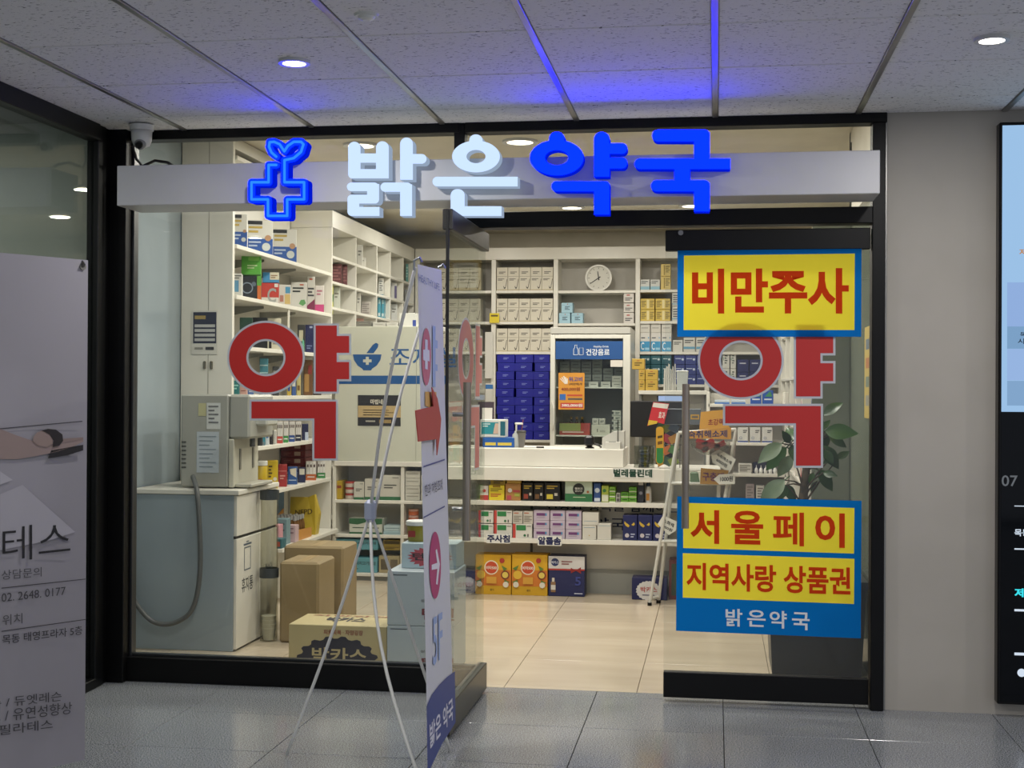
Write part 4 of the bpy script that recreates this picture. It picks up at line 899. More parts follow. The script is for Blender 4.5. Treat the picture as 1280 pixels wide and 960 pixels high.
# yellow price notes on the shelf edges
a = at(612, 391.5, BYf-.026); b = at(624, 403.5, BYf-.026)
o = solo('price_note', MB().box(a.x, b.x, BYf-.026, BYf-.0225, b.z, a.z), mat('#d8c227', .5), 'bright yellow price note on the upright left of cream boxes', 'note')
link('small_print', MB().quad((a.x+.012, BYf-.0268, a.z-.03), (b.x-.012, BYf-.0268, a.z-.03), (b.x-.012, BYf-.0268, a.z-.015), (a.x+.012, BYf-.0268, a.z-.015)), mat('#5b4a1a', .5), o)
# papers hanging left of the navy cartons
for i, (x0, y0, x1, y1, l) in enumerate(((606.5, 415, 616, 473, 'long white paper sheet hanging on the upright left of navy cartons'), (607, 479, 616, 502, 'white paper sheet with blue head below the hanging sheet'))):
    Yp = BYf-.03-.004*i; a = at(x0, y0, Yp); b = at(x1, y1, Yp); o = solo('paper_sheet', MB().box(a.x, b.x, Yp, Yp+.003, b.z, a.z), mat('#c9c7bf', .5), l, 'paper')
    if i: link('blue_head', MB().box(a.x, b.x, Yp-.001, Yp-.0002, a.z-.05, a.z-.012), mat('#2f6aa8', .5), o)
# fridge contents
for r, (zz, n_, hh) in enumerate(((1.372, 7, .05),)):
    for c_ in range(6):
        for k in range(3 if c_ > 3 else (5 if c_ % 2 else 4)):
            x = fx0+.055+c_*.09; carton(f'small dim grey box, {ORD[k]} from the bottom, {ORD[c_]} column on the upper fridge shelf', x, x+.082, FY+.20, FY+.32, 1.372+.053*k, 1.372+.053*k+.051, '#8e9490', [('l', .2, .5, .8, 1, .2, '#4a4e4c')], 'boxes in the fridge')
for c_, (x, k_) in enumerate(((-1.03, 1), (-.93, 1), (-.84, 2))):
    for k in range(k_): carton(f'small white box, {ORD[k]} from the bottom, {ORD[c_]} column at the upper fridge shelf front', x, x+.078, FY+.085, FY+.16, 1.372+.047*k, 1.372+.047*k+.045, '#c4c5be', [('l', .2, .5, .8, 1, .2, '#5a5e5c')], 'white boxes in the fridge')
carton('long red and white box on the lower fridge shelf', -1.27, -1.02, FY+.09, FY+.2, .978, 1.075, '#a8403c', [('r', 0, .35, .7, 1, '#8f9a58'), ('l', .1, .25, .8, 1, .2, '#d8c8c0')])
carton('wide white box on the lower fridge shelf', -1.005, -.855, FY+.09, FY+.2, .978, 1.065, '#c6c7bc', [('r', .3, .3, .34, .6, '#333333'), ('r', .45, .3, .75, .5, '#a9aaa2')])
for k in range(2): carton(f'small white box on the wide fridge box, {("left", "right")[k]} one', -1.0+.055*k, -.95+.055*k, FY+.09, FY+.15, 1.066, 1.115, '#bfc0b8', [('l', .2, .6, .8, 2, .2, '#6a6e6c')])
for k in range(5): carton(f'white and teal box, {ORD[k]} from the bottom of the right stack in the fridge', -.84, -.765, FY+.09, FY+.18, .978+.041*k, .978+.041*k+.039, '#b9bdb6', [('r', .0, .2, .18, .8, '#3a3e40'), ('l', .4, .6, .85, 2, .25, '#4a5e58')], 'stack of boxes in the fridge')
for k in range(3):
    x = -1.19+.045*k; t = thing('drink_bottle', f'small dark bottle with gold cap behind the red fridge box, {ORD[k]} from left', 'bottle', (x, FY+.26, .978), 'dark bottles in the fridge')
    link('body', MB().lathe((x, FY+.26, .978), [(.017, 0), (.018, .09), (.009, .115), (.009, .125)], 12), mat('#2b2118', .2), t, smooth=True); link('cap', MB().cyl((x, FY+.26, 1.1035), (x, FY+.26, 1.125), .011), mat('#b99a4a', .35, .5), t)

# ================================================================== DESK BEHIND THE COUNTER (right): shelf, boxes, monitor
dk = thing('desk_shelf', 'white raised shelf over a dark computer desk behind the counter', 'desk', (-.3, 4.5, 0))
YD = 4.3
a = at(798, 488, YD); b = at(884, 491, YD)
link('shelf_board', MB().bbox(a.x, b.x, YD, YD+.35, a.z-.03, a.z, .002), LAM, dk); zd = a.z
link('desk_top', MB().bbox(a.x-.03, b.x+.05, YD-.15, YD+.45, .70, .735, .002), mat('#1d1c1d', .4), dk)
for x in (a.x+.012, b.x-.012): link('side_panel', MB().bbox(x-.012, x+.012, YD+.1, YD+.34, .736, zd-.031, .002), mat('#8c8c86', .4), dk)
for x in (a.x+.03, b.x-.03): link('leg_panel', MB().bbox(x-.02, x+.02, YD, YD+.4, 0, .699, .002), mat('#1d1c1d', .4), dk)
sp = [(791, 475.2, 806, 488), (806.8, 475.2, 822, 488), (791, 462.4, 806, 475), (806.8, 462.4, 822, 475), (790, 449.3, 805.5, 462.2)]
ln = ['bottom left', 'bottom right', 'middle left', 'middle right', 'single top']
hz = .079
for k, (x0, y0, x1, y1) in enumerate(sp):
    lev = k//2; xa, xb_ = at(x0, 470, YD+.02).x, at(x1, 470, YD+.02).x
    if k in (0, 2): xa = max(xa, a.x+.001)
    carton(f'gold box, {ln[k]} of five stacked on the white desk shelf', xa, xb_, YD+.02, YD+.14, zd+lev*(hz+.001), zd+lev*(hz+.001)+hz, '#bf9f45', [('l', .2, .6, .8, 2, .2, '#5d4a1c'), ('r', .4, .78, .6, .85, '#a5503a')], 'gold boxes on the desk shelf')
bl = MB(); x0 = at(829, 470, YD).x
for k in range(6): bl.add([(x0+.016*k, YD+.05+.01*(k % 2), zd), (x0+.016*k+.014, YD+.05+.01*(k % 2), zd), (x0+.016*k+.018-.01*k/6, YD+.05, zd+.16+.02*((k*7) % 3)), (x0+.016*k+.004, YD+.05, zd+.165+.02*((k*7) % 3)),
                           (x0+.016*k, YD+.12, zd), (x0+.016*k+.014, YD+.12, zd), (x0+.016*k+.018-.01*k/6, YD+.12, zd+.16+.02*((k*7) % 3)), (x0+.016*k+.004, YD+.12, zd+.165+.02*((k*7) % 3))], [(0, 1, 2, 3), (7, 6, 5, 4), (0, 4, 5, 1), (1, 5, 6, 2), (2, 6, 7, 3), (3, 7, 4, 0)])
solo('paper_bundle', bl, mat('#bdbcb4', .6), 'bundle of crumpled white paper bags on the desk shelf', 'paper bags')['kind'] = 'stuff'
cbx = at(845.5, 470, YD).x
o = solo('storage_tub', MB().add([(cbx+.004, YD+.04, zd), (cbx+.078, YD+.04, zd), (cbx+.086, YD+.03, zd+.14), (cbx, YD+.03, zd+.14), (cbx+.004, YD+.13, zd), (cbx+.078, YD+.13, zd), (cbx+.086, YD+.14, zd+.14), (cbx, YD+.14, zd+.14)],
         [(0, 1, 2, 3), (7, 6, 5, 4), (0, 4, 5, 1), (1, 5, 6, 2), (2, 6, 7, 3), (3, 7, 4, 0)]), mat('#b4b8b4', .3), 'pale plastic tub with lid beside the paper bundle', 'tub')
link('lid', MB().bbox(cbx-.003, cbx+.089, YD+.027, YD+.143, zd+.141, zd+.152, .003), mat('#c4c6c2', .3), o)
# dark monitor seen from behind and lit screen behind it
mo = thing('monitor', 'large black monitor back standing behind the card terminal', 'monitor', (-.45, 3.75, .735))
a = at(790, 500, 3.75); b = at(838, 548, 3.75)
YM = 4.16
a = at(788, 501, YM); b = at(862, 547, YM)
link('case', MB().bbox(a.x, b.x, YM, YM+.03, b.z, a.z, .006), mat('#0e0e10', .4), mo)
link('stand_neck', MB().box((a.x+b.x)/2-.03, (a.x+b.x)/2+.03, YM+.012, YM+.03, .74, b.z), mat('#0e0e10', .4), mo); link('stand_foot', MB().bbox((a.x+b.x)/2-.1, (a.x+b.x)/2+.1, YM-.0, YM+.08, .7355, .745, .003), mat('#0e0e10', .4), mo)
a2 = at(823, 495, YM+.10); b2 = at(856, 501, YM+.10)
ts = thing('lit_screen', 'narrow bluish lit screen above the black monitor', 'screen', ((a2.x+b2.x)/2, YM+.1, .735))
link('panel', MB().bbox(a2.x-.01, b2.x+.01, YM+.105, YM+.12, a2.z-.25, a2.z+.004, .003), mat('#1a1a1c', .4), ts); link('display', MB().box(a2.x, b2.x, YM+.102, YM+.105, a2.z-.24, a2.z), emis((.45, .58, .85), .8), ts)
link('foot', MB().box((a2.x+b2.x)/2-.05, (a2.x+b2.x)/2+.05, YM+.105, YM+.16, .736, a2.z-.25), mat('#1a1a1c', .4), ts)
# right-hand stand shelf behind the ladder
RY = 3.6
rs = thing('goods_shelf', 'white shelf of boxed goods right of the counter behind the ladder rack', 'shelf', (.26, 3.75, 0))
rx0, rx1 = at(885, 550, RY).x, at(983, 550, RY).x
RZ = [1.256, .990, .773, .56, .2]
for z in RZ: link('shelf_board', MB().bbox(rx0, rx1, RY, RY+.3, z-.022, z, .002), LAM, rs)
for x in (rx0, rx1): link('upright', MB().bbox(x-.012, x+.012, RY, RY+.3, 0, 1.34, .002), LAM, rs)
link('back_board', MB().box(rx0+.013, rx1-.013, RY+.29, RY+.3, 0, 1.33), noisy('grey_back_board', '', '', 1), rs)
for k in range(3):
    a_ = 922+15.2*k; pbox(f'white box on navy base, {ORD[k]} from left on the shelf below the red letter', a_, 534.5, a_+13.6, 553, RY+.02, .1, '#cbcac4', [('r', 0, 0, 1, .1, '#3a4f8a'), ('l', .5, .8, .9, 2, .12, '#4a4a4a'), ('c', .28, .3, .13, '#6a7a9a'), ('c', .28, .3, .09, '#cbcac4')], zs=RZ[1], group='white boxes on navy bases')
pbox('low white box left of the white droppers', 923, 579.5, 940, 592.5, RY+.02, .1, '#c2bfb6', [('l', .1, .8, .9, 4, .18, '#7a766c')], zs=RZ[2])
xx0 = at(942, 585, RY).x; xx1 = at(968, 585, RY).x
carton('dark navy display tray behind five white droppers', xx0, xx1, RY+.075, RY+.15, RZ[2], RZ[2]+.075, '#2a2e44', [])
for k in range(5):
    x = xx0+.02+k*.032; t = thing('dropper_bottle', f'small white dropper bottle, {ORD[k]} from left in a row of five', 'bottle', (x, RY+.045, RZ[2]), 'five white dropper bottles')
    link('body', MB().lathe((x, RY+.045, RZ[2]), [(.012, 0), (.0145, .02), (.009, .036), (.004, .04)], 12), mat('#d6d6d2', .35), t, smooth=True); link('tip', MB().cyl((x, RY+.045, RZ[2]+.0405), (x, RY+.045, RZ[2]+.058), .0032, .0015, 8), mat('#d6d6d2', .35), t)
for l, x0, y0, x1, col, zb in (('grey and white box low on the goods shelf', 932, 605, 943, '#9c8f8c', 0), ('white box beside the grey box low on the goods shelf', 945, 607, 955.5, '#c4c1b8', 0), ('small white box at the right end low on the goods shelf', 957, 614, 968, '#c4c1b8', 0)):
    pbox(l, x0, y0, x1, 630, RY+.02, .1, col, [('l', .15, .85, .85, 5, .14, '#7a706a')], zs=RZ[3])
for k in range(2): pbox(f'blue box with white name, {("left", "right")[k]} one behind the red door letter', 938+15*k, 488, 952+15*k, 507, RY+.02, .1, '#2350a4', [('l', .15, .35, .85, 1, .2, '#d3d9e4'), ('p', [(.2, .55), (.9, .55), (.7, .95)], '#3f8a5a')], zs=RZ[0], group='blue boxes behind the door letter')
pbox('white and blue round-topped box behind the ladder rack', 893, 500, 912, 512, RY+.02, .1, '#b9c6d2', [('r', 0, 0, 1, .4, '#2f6ab4')], zs=RZ[0])
pbox('second white and blue box behind the ladder rack', 914, 500, 932, 512, RY+.02, .1, '#b9c6d2', [('r', 0, 0, 1, .4, '#2f6ab4')], zs=RZ[0])
# side shelf along the right wall
wr = thing('side_shelf_unit', 'white narrow cubby shelving along the right wall behind the plant', 'shelf', (.8, 3.6, 0))
sx = .505
for y in (2.3, 2.95, 3.6, 4.25, 4.9): link('divider', MB().bbox(sx, 1.14, y-.009, y+.009, 0, 2.3, .002), LAM, wr)
for z in (.45, .8, 1.12, 1.44, 1.76, 2.08, 2.29):
    for y in (2.3, 2.95, 3.6, 4.25): link('shelf_board', MB().bbox(sx, 1.14, y+.0095, y+.6405, z-.018, z, .002), LAM, wr)
link('back_board', MB().box(1.13, 1.148, 2.3, 4.9, 0, 2.3), LAM, wr)
for k, (y, z, col, l) in enumerate(((2.45, 1.12, '#b9638a', 'pink box low in the right wall cubbies'), (2.5, 1.44, '#3f8f56', 'green box in the right wall cubbies'), (3.1, 1.12, '#c77c9c', 'pale pink box in the second bay of the right wall cubbies'), (3.1, .8, '#a8323a', 'red box in the second bay of the right wall cubbies'), (2.5, .8, '#b03840', 'red box in the first bay of the right wall cubbies'), (3.2, 1.44, '#2e7d50', 'dark green box in the second bay of the right wall cubbies'))):
    carton(l, sx+.015, sx+.115, y, y+.14, z, z+.17, col, [('r', .2, .4, .8, .7, '#d8d4cc')])
# ================================================================== COUNTER GOODS
zt = .964
Yc = KY+.10
pbox('blue box with yellow panels lying on the counter beneath the teal box', 603, 547, 643, 561, Yc, .16, '#1f56a0', [('r', .08, .2, .42, .5, '#c8b24a'), ('r', .48, .2, .92, .5, '#c8b24a')], zs=zt)
z2 = at(620, 547, Yc).z+.001
pbox('teal and white tissue box stacked on the blue box', 600, 524.5, 632, 547, Yc+.01, .12, '#d1d3ce', [('r', .05, .18, .72, .85, '#2a8a96'), ('r', .80, .1, 1, .9, '#1f5f70'), ('l', .1, .75, .4, 2, .12, '#c9dcdc'), ('p', [(.52, .2), (.72, .2), (.72, .8), (.6, .8), (.55, .5)], '#c9b0a0')], zs=z2)
p = at(638.5, 559, Yc+.02)
t = thing('pump_bottle', 'clear hand sanitiser pump bottle on the counter', 'bottle', (p.x+.03, Yc+.04, zt)); x = p.x+.035
link('body', MB().lathe((x, Yc+.03, zt), [(.024, 0), (.026, .01), (.026, .085), (.012, .10), (.012, .11)], 16), mat('#a9adab', .15), t, smooth=True)
link('pump', MB().cyl((x, Yc+.03, zt+.1105), (x, Yc+.03, zt+.15), .006), mat('#d6d6d2', .35), t); link('nozzle', MB().bbox(x-.01, x+.045, Yc+.022, Yc+.038, zt+.1505, zt+.165, .004), mat('#d6d6d2', .35), t)
p = at(648.5, 559, Yc); x = p.x+.012
t = thing('drink_cup', 'dark takeaway cup with lid and straw on the counter', 'cup', (x, Yc+.03, zt)); link('body', MB().lathe((x, Yc+.03, zt), [(.022, 0), (.031, .10)], 18), mat('#6c6a66', .35), t); link('lid', MB().lathe((x, Yc+.03, zt+.1005), [(.033, 0), (.033, .006), (.028, .014)], 18), mat('#4b4a48', .3), t)
link('straw', MB().cyl((x, Yc+.03, zt+.10), (x+.012, Yc+.03, zt+.185), .003, n=8), mat('#8c4a4a', .4), t)
t = thing('desk_pen', 'black pen lying on the counter top', 'pen', (at(668, 559, KY+.06).x, KY+.06, zt)); a = at(655, 559, KY+.06); b = at(680, 559, KY+.06)
link('barrel', MB().cyl((a.x, KY+.05, zt+.006), (b.x-.05, KY+.06, zt+.006), .0055), mat('#cfcfca', .3), t); link('pen_cap', MB().cyl((b.x-.0495, KY+.06, zt+.006), (b.x, KY+.061, zt+.006), .006), mat('#17171a', .3), t)
sp_ = at(605, 520, KY+.2)
o = solo('standing_card', MB().add([(sp_.x-.05, KY+.21, zt+.001), (sp_.x+.07, KY+.21, zt+.001), (sp_.x+.06, KY+.25, zt+.30), (sp_.x-.05, KY+.25, zt+.30), (sp_.x-.05, KY+.214, zt+.001), (sp_.x+.07, KY+.214, zt+.001), (sp_.x+.06, KY+.254, zt+.30), (sp_.x-.05, KY+.254, zt+.30)],
         [(0, 1, 2, 3), (7, 6, 5, 4), (0, 4, 5, 1), (1, 5, 6, 2), (2, 6, 7, 3), (3, 7, 4, 0)]), mat('#3a2c38', .5), 'dark payment card sign with white panel standing behind the tissue box', 'card sign')
link('white_panel', MB().quad((sp_.x-.02, KY+.232, zt+.17), (sp_.x+.05, KY+.232, zt+.17), (sp_.x+.05, KY+.241, zt+.26), (sp_.x-.02, KY+.241, zt+.26)), mat('#d2cec6', .5), o)
# scanner and card terminal
x = at(737, 553, KY+.12).x; t = thing('barcode_scanner', 'small black barcode scanner on a stand on the counter', 'scanner', (x, KY+.12, zt))
link('head', MB().bbox(x-.035, x+.03, KY+.09, KY+.16, zt+.015, zt+.085, .014), mat('#121214', .3), t); link('foot', MB().lathe((x, KY+.125, zt), [(.03, 0), (.03, .006), (.012, .016)], 16), mat('#121214', .3), t); link('cable', MB().tube([(x+.03, KY+.13, zt+.03), (x+.06, KY+.13, zt+.02), (x+.075, KY+.14, zt+.006)], .006), mat('#1d1d20', .4), t)
x0 = at(752, 550, KY+.1).x; x1 = at(791, 550, KY+.1).x; x1 = min(x1, kxs-.004)
t = thing('card_terminal', 'white card payment terminal with receipt slot on the counter', 'terminal', ((x0+x1)/2, KY+.15, zt))
link('rear_body', MB().prism([(x0, KY+.14, zt), (x1+.0, KY+.14, zt), (x1+.0, KY+.14, zt+.115), (x0+.07, KY+.14, zt+.11), (x0, KY+.14, zt+.07)], (0, .12, 0)), mat('#c3c2ba', .35), t)
link('key_block', MB().prism([(x0+.03, KY+.03, zt), (x1-.02, KY+.03, zt), (x1-.02, KY+.03, zt+.045), (x0+.03, KY+.03, zt+.045)], (0, .105, 0)), mat('#cfcec6', .35), t); link('paper_slot', MB().box(x0+.05, x1-.05, KY+.06, KY+.10, zt+.0455, zt+.048), mat('#55554f', .4), t)
link('antenna', MB().cyl((x1-.04, KY+.12, zt+.045), (x1-.04, KY+.12, zt+.19), .003, n=8), mat('#121214', .4), t)
# bag of goods, cards and basket on the lower ledge
zl = .844
GB = glass((.75, .77, .75), .5, .10)
a = at(788, 560, KY+.05); b = at(822, 581, KY+.05)
t = thing('goods_bag', 'clear plastic tub of small dark packets on the counter ledge', 'tub', ((a.x+b.x)/2, KY+.1, zl))
link('tub_wall', MB().annulus([Vector(((a.x+b.x)/2+.068*cos(2*pi*i/24), KY+.08+.06*sin(2*pi*i/24), zl+.002)) for i in range(24)], [Vector(((a.x+b.x)/2+.065*cos(2*pi*i/24), KY+.08+.057*sin(2*pi*i/24), zl+.002)) for i in range(24)], (0, 0, .14)), GB, t)
for k in range(7):
    zz = zl+.004+.016*k; c_ = ('#26303a', '#2f3a2c', '#3d4a6a')[k % 3]; solo('packet', MB().bbox((a.x+b.x)/2-.035+.004*(k % 3), (a.x+b.x)/2+.03+.004*(k % 2), KY+.05, KY+.11, zz, zz+.0145, .003), mat(c_, .35), f'small dark packet, {ORD[k]} from the bottom in the clear tub', 'packet', 'dark packets in the tub')
YQ = KY-.03
def card(name, label, pts, col, spec, cat, Y, thick=.003):
    P = [at(*q, Y) for q in pts]; o = solo(name, MB().prism(P, (0, thick, 0)), mat(col, .5), label, cat)
    for s in spec:
        if s[0] == 't': _, tx, q, cl_ = s; T_ = [at(q[2*i], q[2*i+1], Y-.0012) for i in range(4)]; text_on(tx, T_[3], T_[2]-T_[3], T_[0]-T_[3], mat(cl_, .5), o, .02)
        else: _, q, cl_ = s; link('printed_shape', MB().add([at(*u, Y-.0008) for u in q], [tuple(range(len(q)))]), mat(cl_, .5), o)
    return o
# display rack of sachets: red card, green and yellow strip, sachets
t = thing('sachet_rack', 'wire rack holding colourful sachets on the counter ledge', 'rack', (at(835, 580, KY+.1).x, KY+.1, zl))
rx = at(823, 560, KY+.12).x; rx_ = at(850, 560, KY+.12).x
for x in (rx, rx_): link('wire_post', MB().cyl((x, KY+.12, zl), (x, KY+.12, zl+.33), .003, n=8), mat('#55544e', .4), t)
for z in (.05, .15, .25): link('wire_bar', MB().cyl((rx-.01, KY+.12, zl+z), (rx_+.01, KY+.12, zl+z), .003, n=8), mat('#55544e', .4), t)
sc_cols = ['#b8873a', '#4f7a44', '#7a8a3a', '#a83a44', '#c2703a', '#3d5a48', '#8a2f36', '#5a6a7c']
for k in range(12):
    i, j = k % 3, k//3; x = rx+.02+.04*i; z = zl+.015+.072*j
    P = [Vector((x+dx*cos(.5*(-1)**k)-dz*sin(.5*(-1)**k), KY+.06+.012*j-.004*i, z+.03+dx*sin(.5*(-1)**k)+dz*cos(.5*(-1)**k))) for dx, dz in ((-.03, -.025), (.03, -.025), (.03, .025), (-.03, .025))]
    solo('sachet', MB().prism(P, (0, .012, 0)), mat(sc_cols[(k*5) % 8], .35), f'small coloured sachet in the wire rack, {ORD[i]} from left, {ORD[j]} row up', 'sachet', 'sachets in the wire rack')
card('advert_card', 'red and white slanted advert card standing on the sachet rack', ((816.5, 502.5), (836.5, 504.5), (830, 530), (822, 528), (809, 532.5)), '#c3333c', [('s', ((817, 503.3), (836, 505.3), (834, 511), (815.5, 508.8)), '#dad6ce'), ('s', ((809.6, 531.8), (811, 525), (822, 526.5), (821, 529.5)), '#d2b23c'), ('t', '효과', (824, 514, 832, 515, 830.5, 524, 822.5, 523), '#e4dcd4')], 'card', KY-.012)
card('test_strip_card', 'long yellow and green rounded card hanging on the sachet rack', rrect(820, 533.5, 829.5, 580, 4, 4, 4, 4), '#c99a34', [('s', rrect(820.6, 560, 829, 579.5, 0, 0, 4, 4), '#2c7a3e'), ('s', ((822, 545), (828, 544), (828, 547), (822, 548)), '#4a3a1c'), ('s', ((822, 552), (828, 551), (828, 555), (822, 556)), '#6a4a1c')], 'card', KY-.02)
# grey gadget box on the rack
o = pbox('grey boxed device with dark lens above the sachets', 830, 511, 876.5, 531, KY+.02, .08, '#5c646c', [('r', .01, .05, .48, .95, '#22262a'), ('c', .46, .5, .3, '#2b3036'), ('r', .72, .35, .95, .65, '#c29a3c'), ('r', .75, .42, .92, .58, '#6a6256')], name='device_box')

# ---- ladder rack
YL0, YL1 = 2.42, 2.64
def lp(px, py, Y): return at(px, py, Y)
lr = thing('ladder_rack', 'white folding ladder rack with baskets right of the counter', 'rack', (-.2, 2.6, 0))
WM = mat('#c6c5bd', .35)
fl_, fr_ = lp(812, 757, YL0), lp(897, 775, YL0); tl_, tr_ = lp(848, 541, YL1), lp(920, 537, YL1)
fl_ = atZ(812, 757, .0); fl_.z = .008; fr_ = Vector((fl_.x+.36, fl_.y+.05, .008)); 
rl_, rr_ = fl_+Vector((.05, .11, 0)), fr_+Vector((.05, .06, 0))
for a_, b_, nm in ((fl_, tl_, 'front_leg'), (fr_, tr_, 'front_leg'), (rl_, tl_+Vector((0, .02, 0)), 'rear_leg'), (rr_, tr_+Vector((0, .02, 0)), 'rear_leg')): link(nm, MB().tube([a_, b_], .011, 8), WM, lr)
for a_ in (fl_, fr_, rl_, rr_): link('rubber_foot', MB().cyl((a_.x, a_.y, 0), (a_.x, a_.y, .02), .014), DARK, lr)
link('top_bar', MB().tube([tl_, tr_], .011, 8), WM, lr); link('base_bar', MB().tube([fl_+Vector((0, 0, .03)), rl_+Vector((0, 0, .03))], .011, 8), WM, lr); link('base_bar', MB().tube([fr_+Vector((0, 0, .03)), rr_+Vector((0, 0, .03))], .011, 8), WM, lr)
def onleg(a_, b_, z): return a_.lerp(b_, (z-a_.z)/(b_.z-a_.z))
for z in (.765, .40):
    A1, B1, A2, B2 = onleg(fl_, tl_, z), onleg(fr_, tr_, z), onleg(rl_, tl_, z), onleg(rr_, tr_, z)
    for p_, q_ in ((A1, B1), (A2, B2), (A1, A2), (B1, B2)): link('tray_bar', MB().tube([p_, q_], .009, 8), WM, lr)
    link('tray', MB().add([A1, B1, B2, A2]+[v+Vector((0, 0, -.006)) for v in (A1, B1, B2, A2)], [(0, 1, 2, 3), (7, 6, 5, 4), (0, 4, 5, 1), (1, 5, 6, 2), (2, 6, 7, 3), (3, 7, 4, 0)]), mat('#b9b8b0', .4), lr)
# hanging bowl of red packs and its signs
bc = at(888, 552, 2.60)
t = thing('clear_bowl', 'clear plastic bowl of red packs hanging on the ladder rack', 'bowl', (bc.x, 2.60, bc.z-.09))
mb = MB()
for i in range(7):
    for k in range(24): a_ = pi/2*i/6; mb.v.append(Vector((bc.x+.125*sin(max(a_, .05))*cos(2*pi*k/24), 2.60+.10*sin(max(a_, .05))*sin(2*pi*k/24), bc.z-.085*cos(a_))))
for i in range(6):
    for k in range(24): mb.f.append([i*24+k, i*24+(k+1) % 24, (i+1)*24+(k+1) % 24, (i+1)*24+k]); mb.mi.append(0)
bo = link('bowl_wall', mb, glass((.86, .86, .83), .4, .06), t, smooth=True); md = bo.modifiers.new('t', 'SOLIDIFY'); md.thickness = .002
for k in range(6):
    ang = .5 if k % 2 else -.35; x = bc.x-.05+.035*(k % 4); y = 2.56+.025*(k//2); z = bc.z-.035+.014*(k//2)
    P = [Vector((x+dx*cos(ang)-dz*sin(ang), y, z+dx*sin(ang)+dz*cos(ang))) for dx, dz in ((-.04, -.016), (.04, -.016), (.04, .016), (-.04, .016))]
    solo('red_pack', MB().prism(P, (0, .018, 0)), mat('#94302e', .4), f'red foil pack in the clear bowl, {ORD[k]} from the front', 'pack', 'red packs in the bowl')
card('rack_sign', 'orange sign with navy Korean letters above the clear bowl', ((853, 540), (914, 534), (914, 549), (855, 548)), '#c08a3c', [('t', '숙취해소제', (860, 538.5, 909, 536, 909, 546.5, 860, 547.5), '#2a2a5a')], 'sign', 2.48)
card('rack_sign', 'orange card with red lettering behind the ladder rack top', ((876, 515), (905, 512), (912, 535), (874, 538)), '#cf9a3e', [('t', '초강력', (885, 524, 904, 523, 904, 531, 885, 532), '#8a2a22')], 'sign', 2.70)
card('rack_sign', 'brown card with purple lettering on the ladder middle tray', ((876, 585), (911, 588), (906, 606), (875, 605)), '#9c7430', [('t', '구충제', (878, 590, 906, 592, 905, 602, 878, 601), '#5a2348')], 'sign', 2.60)
def tagcard(pts, lines, label, Y):
    o = card('price_tag', label, pts, '#d6d5cd', [('t', s, q, '#1d1c1c') for s, q in lines], 'tag', Y); return o
tagcard(((889, 567), (899, 561.5), (920, 574), (912, 591), (890.5, 578)), [('숙취해소제', (897, 565.5, 915, 577, 913.5, 581, 895.5, 569.5)), ('6000원', (896.5, 572, 910, 580.5, 908, 585, 895, 576.5))], 'white house shaped price tag tilted below the clear bowl', 2.612)
tagcard(((892, 599), (899, 593), (919, 592), (918.5, 605), (899, 605.5)), [('1000원', (900, 595.5, 916, 595, 916, 601.5, 900, 602))], 'white arrow shaped price tag on the brown card', 2.5965)
tagcard(((822, 655), (829, 644), (846, 652), (845, 663), (836, 669)), [('소화제', (830, 648, 843, 655, 841.5, 659.5, 828.5, 652.5)), ('1000원', (827.5, 654.5, 841, 661.5, 839.5, 665, 826, 658))], 'white house shaped price tag hanging on the ladder left leg', 2.606)
p = at(877.5, 585, 2.62); o = solo('paper_cup', MB().lathe((p.x, 2.66, .766), [(.02, 0), (.028, .07), (.030, .072), (.028, .074)], 18), mat('#d3cfc0', .5), 'white paper cup on the ladder rack', 'cup')
zt_ = .766
for k, (x, col, l) in enumerate(((-.16, '#5f7358', 'green leafy packet on the ladder middle tray'), (-.06, '#8a8f86', 'grey packet on the ladder middle tray'))):
    solo('packet', MB().bbox(x, x+.08, 2.645, 2.685, zt_, zt_+.07, .008), mat(col, .35), l, 'packet')
for k in range(3):
    x = -.24+.095*k; t = solo('packet', MB().bbox(x, x+.085, 2.635, 2.69, .401, .401+.08, .01), mat(('#8a9aa8', '#5f6a44', '#a8a89c')[k], .25), f'shiny packet on the ladder lower tray, {ORD[k]} from left', 'packet')

# ================================================================== GOODS UNDER THE COUNTER
Y1 = KY-.01; z1 = .622
def c1(label, x0, y0, x1, col, spec=(), zb=None, yb=626, dep=.12, dy=0, **k): return pbox(label, x0, y0, x1, yb, Y1+dy, dep, col, spec, zs=z1 if zb is None else zb, gap=.001, **k)
c1('white and red box at the left end of the upper counter shelf', 600, 607, 610.5, '#cfc9c2', [('r', 0, 0, 1, .35, '#b43a3a'), ('c', .5, .65, .2, '#b43a3a')])
c1('bright yellow box on the upper counter shelf', 611, 606.5, 630.5, '#d9c42e', [('l', .1, .75, .85, 2, .12, '#7a6a1c'), ('l', .1, .4, .8, 2, .12, '#b0402a'), ('r', .25, .85, .75, 1, '#8a6a14')])
c1('olive box lying on the bright yellow box', 613, 597.5, 632, '#8a7420', [('l', .2, .6, .85, 2, .3, '#3a2c10')], zb=at(620, 606.5, Y1).z+.001, yb=606)
c1('tan box with red patches on the upper counter shelf', 631.5, 604.5, 651, '#a87a44', [('c', .3, .6, .14, '#d8d4cc'), ('r', .5, .5, .95, .62, '#b04048'), ('r', .1, .05, .4, .3, '#b04850'), ('r', .6, .25, .95, .42, '#9aa044')])
c1('flat yellow box lying on the tan box', 633, 600.5, 651.5, '#a8883a', [], zb=at(640, 604.5, Y1).z+.001, yb=604)
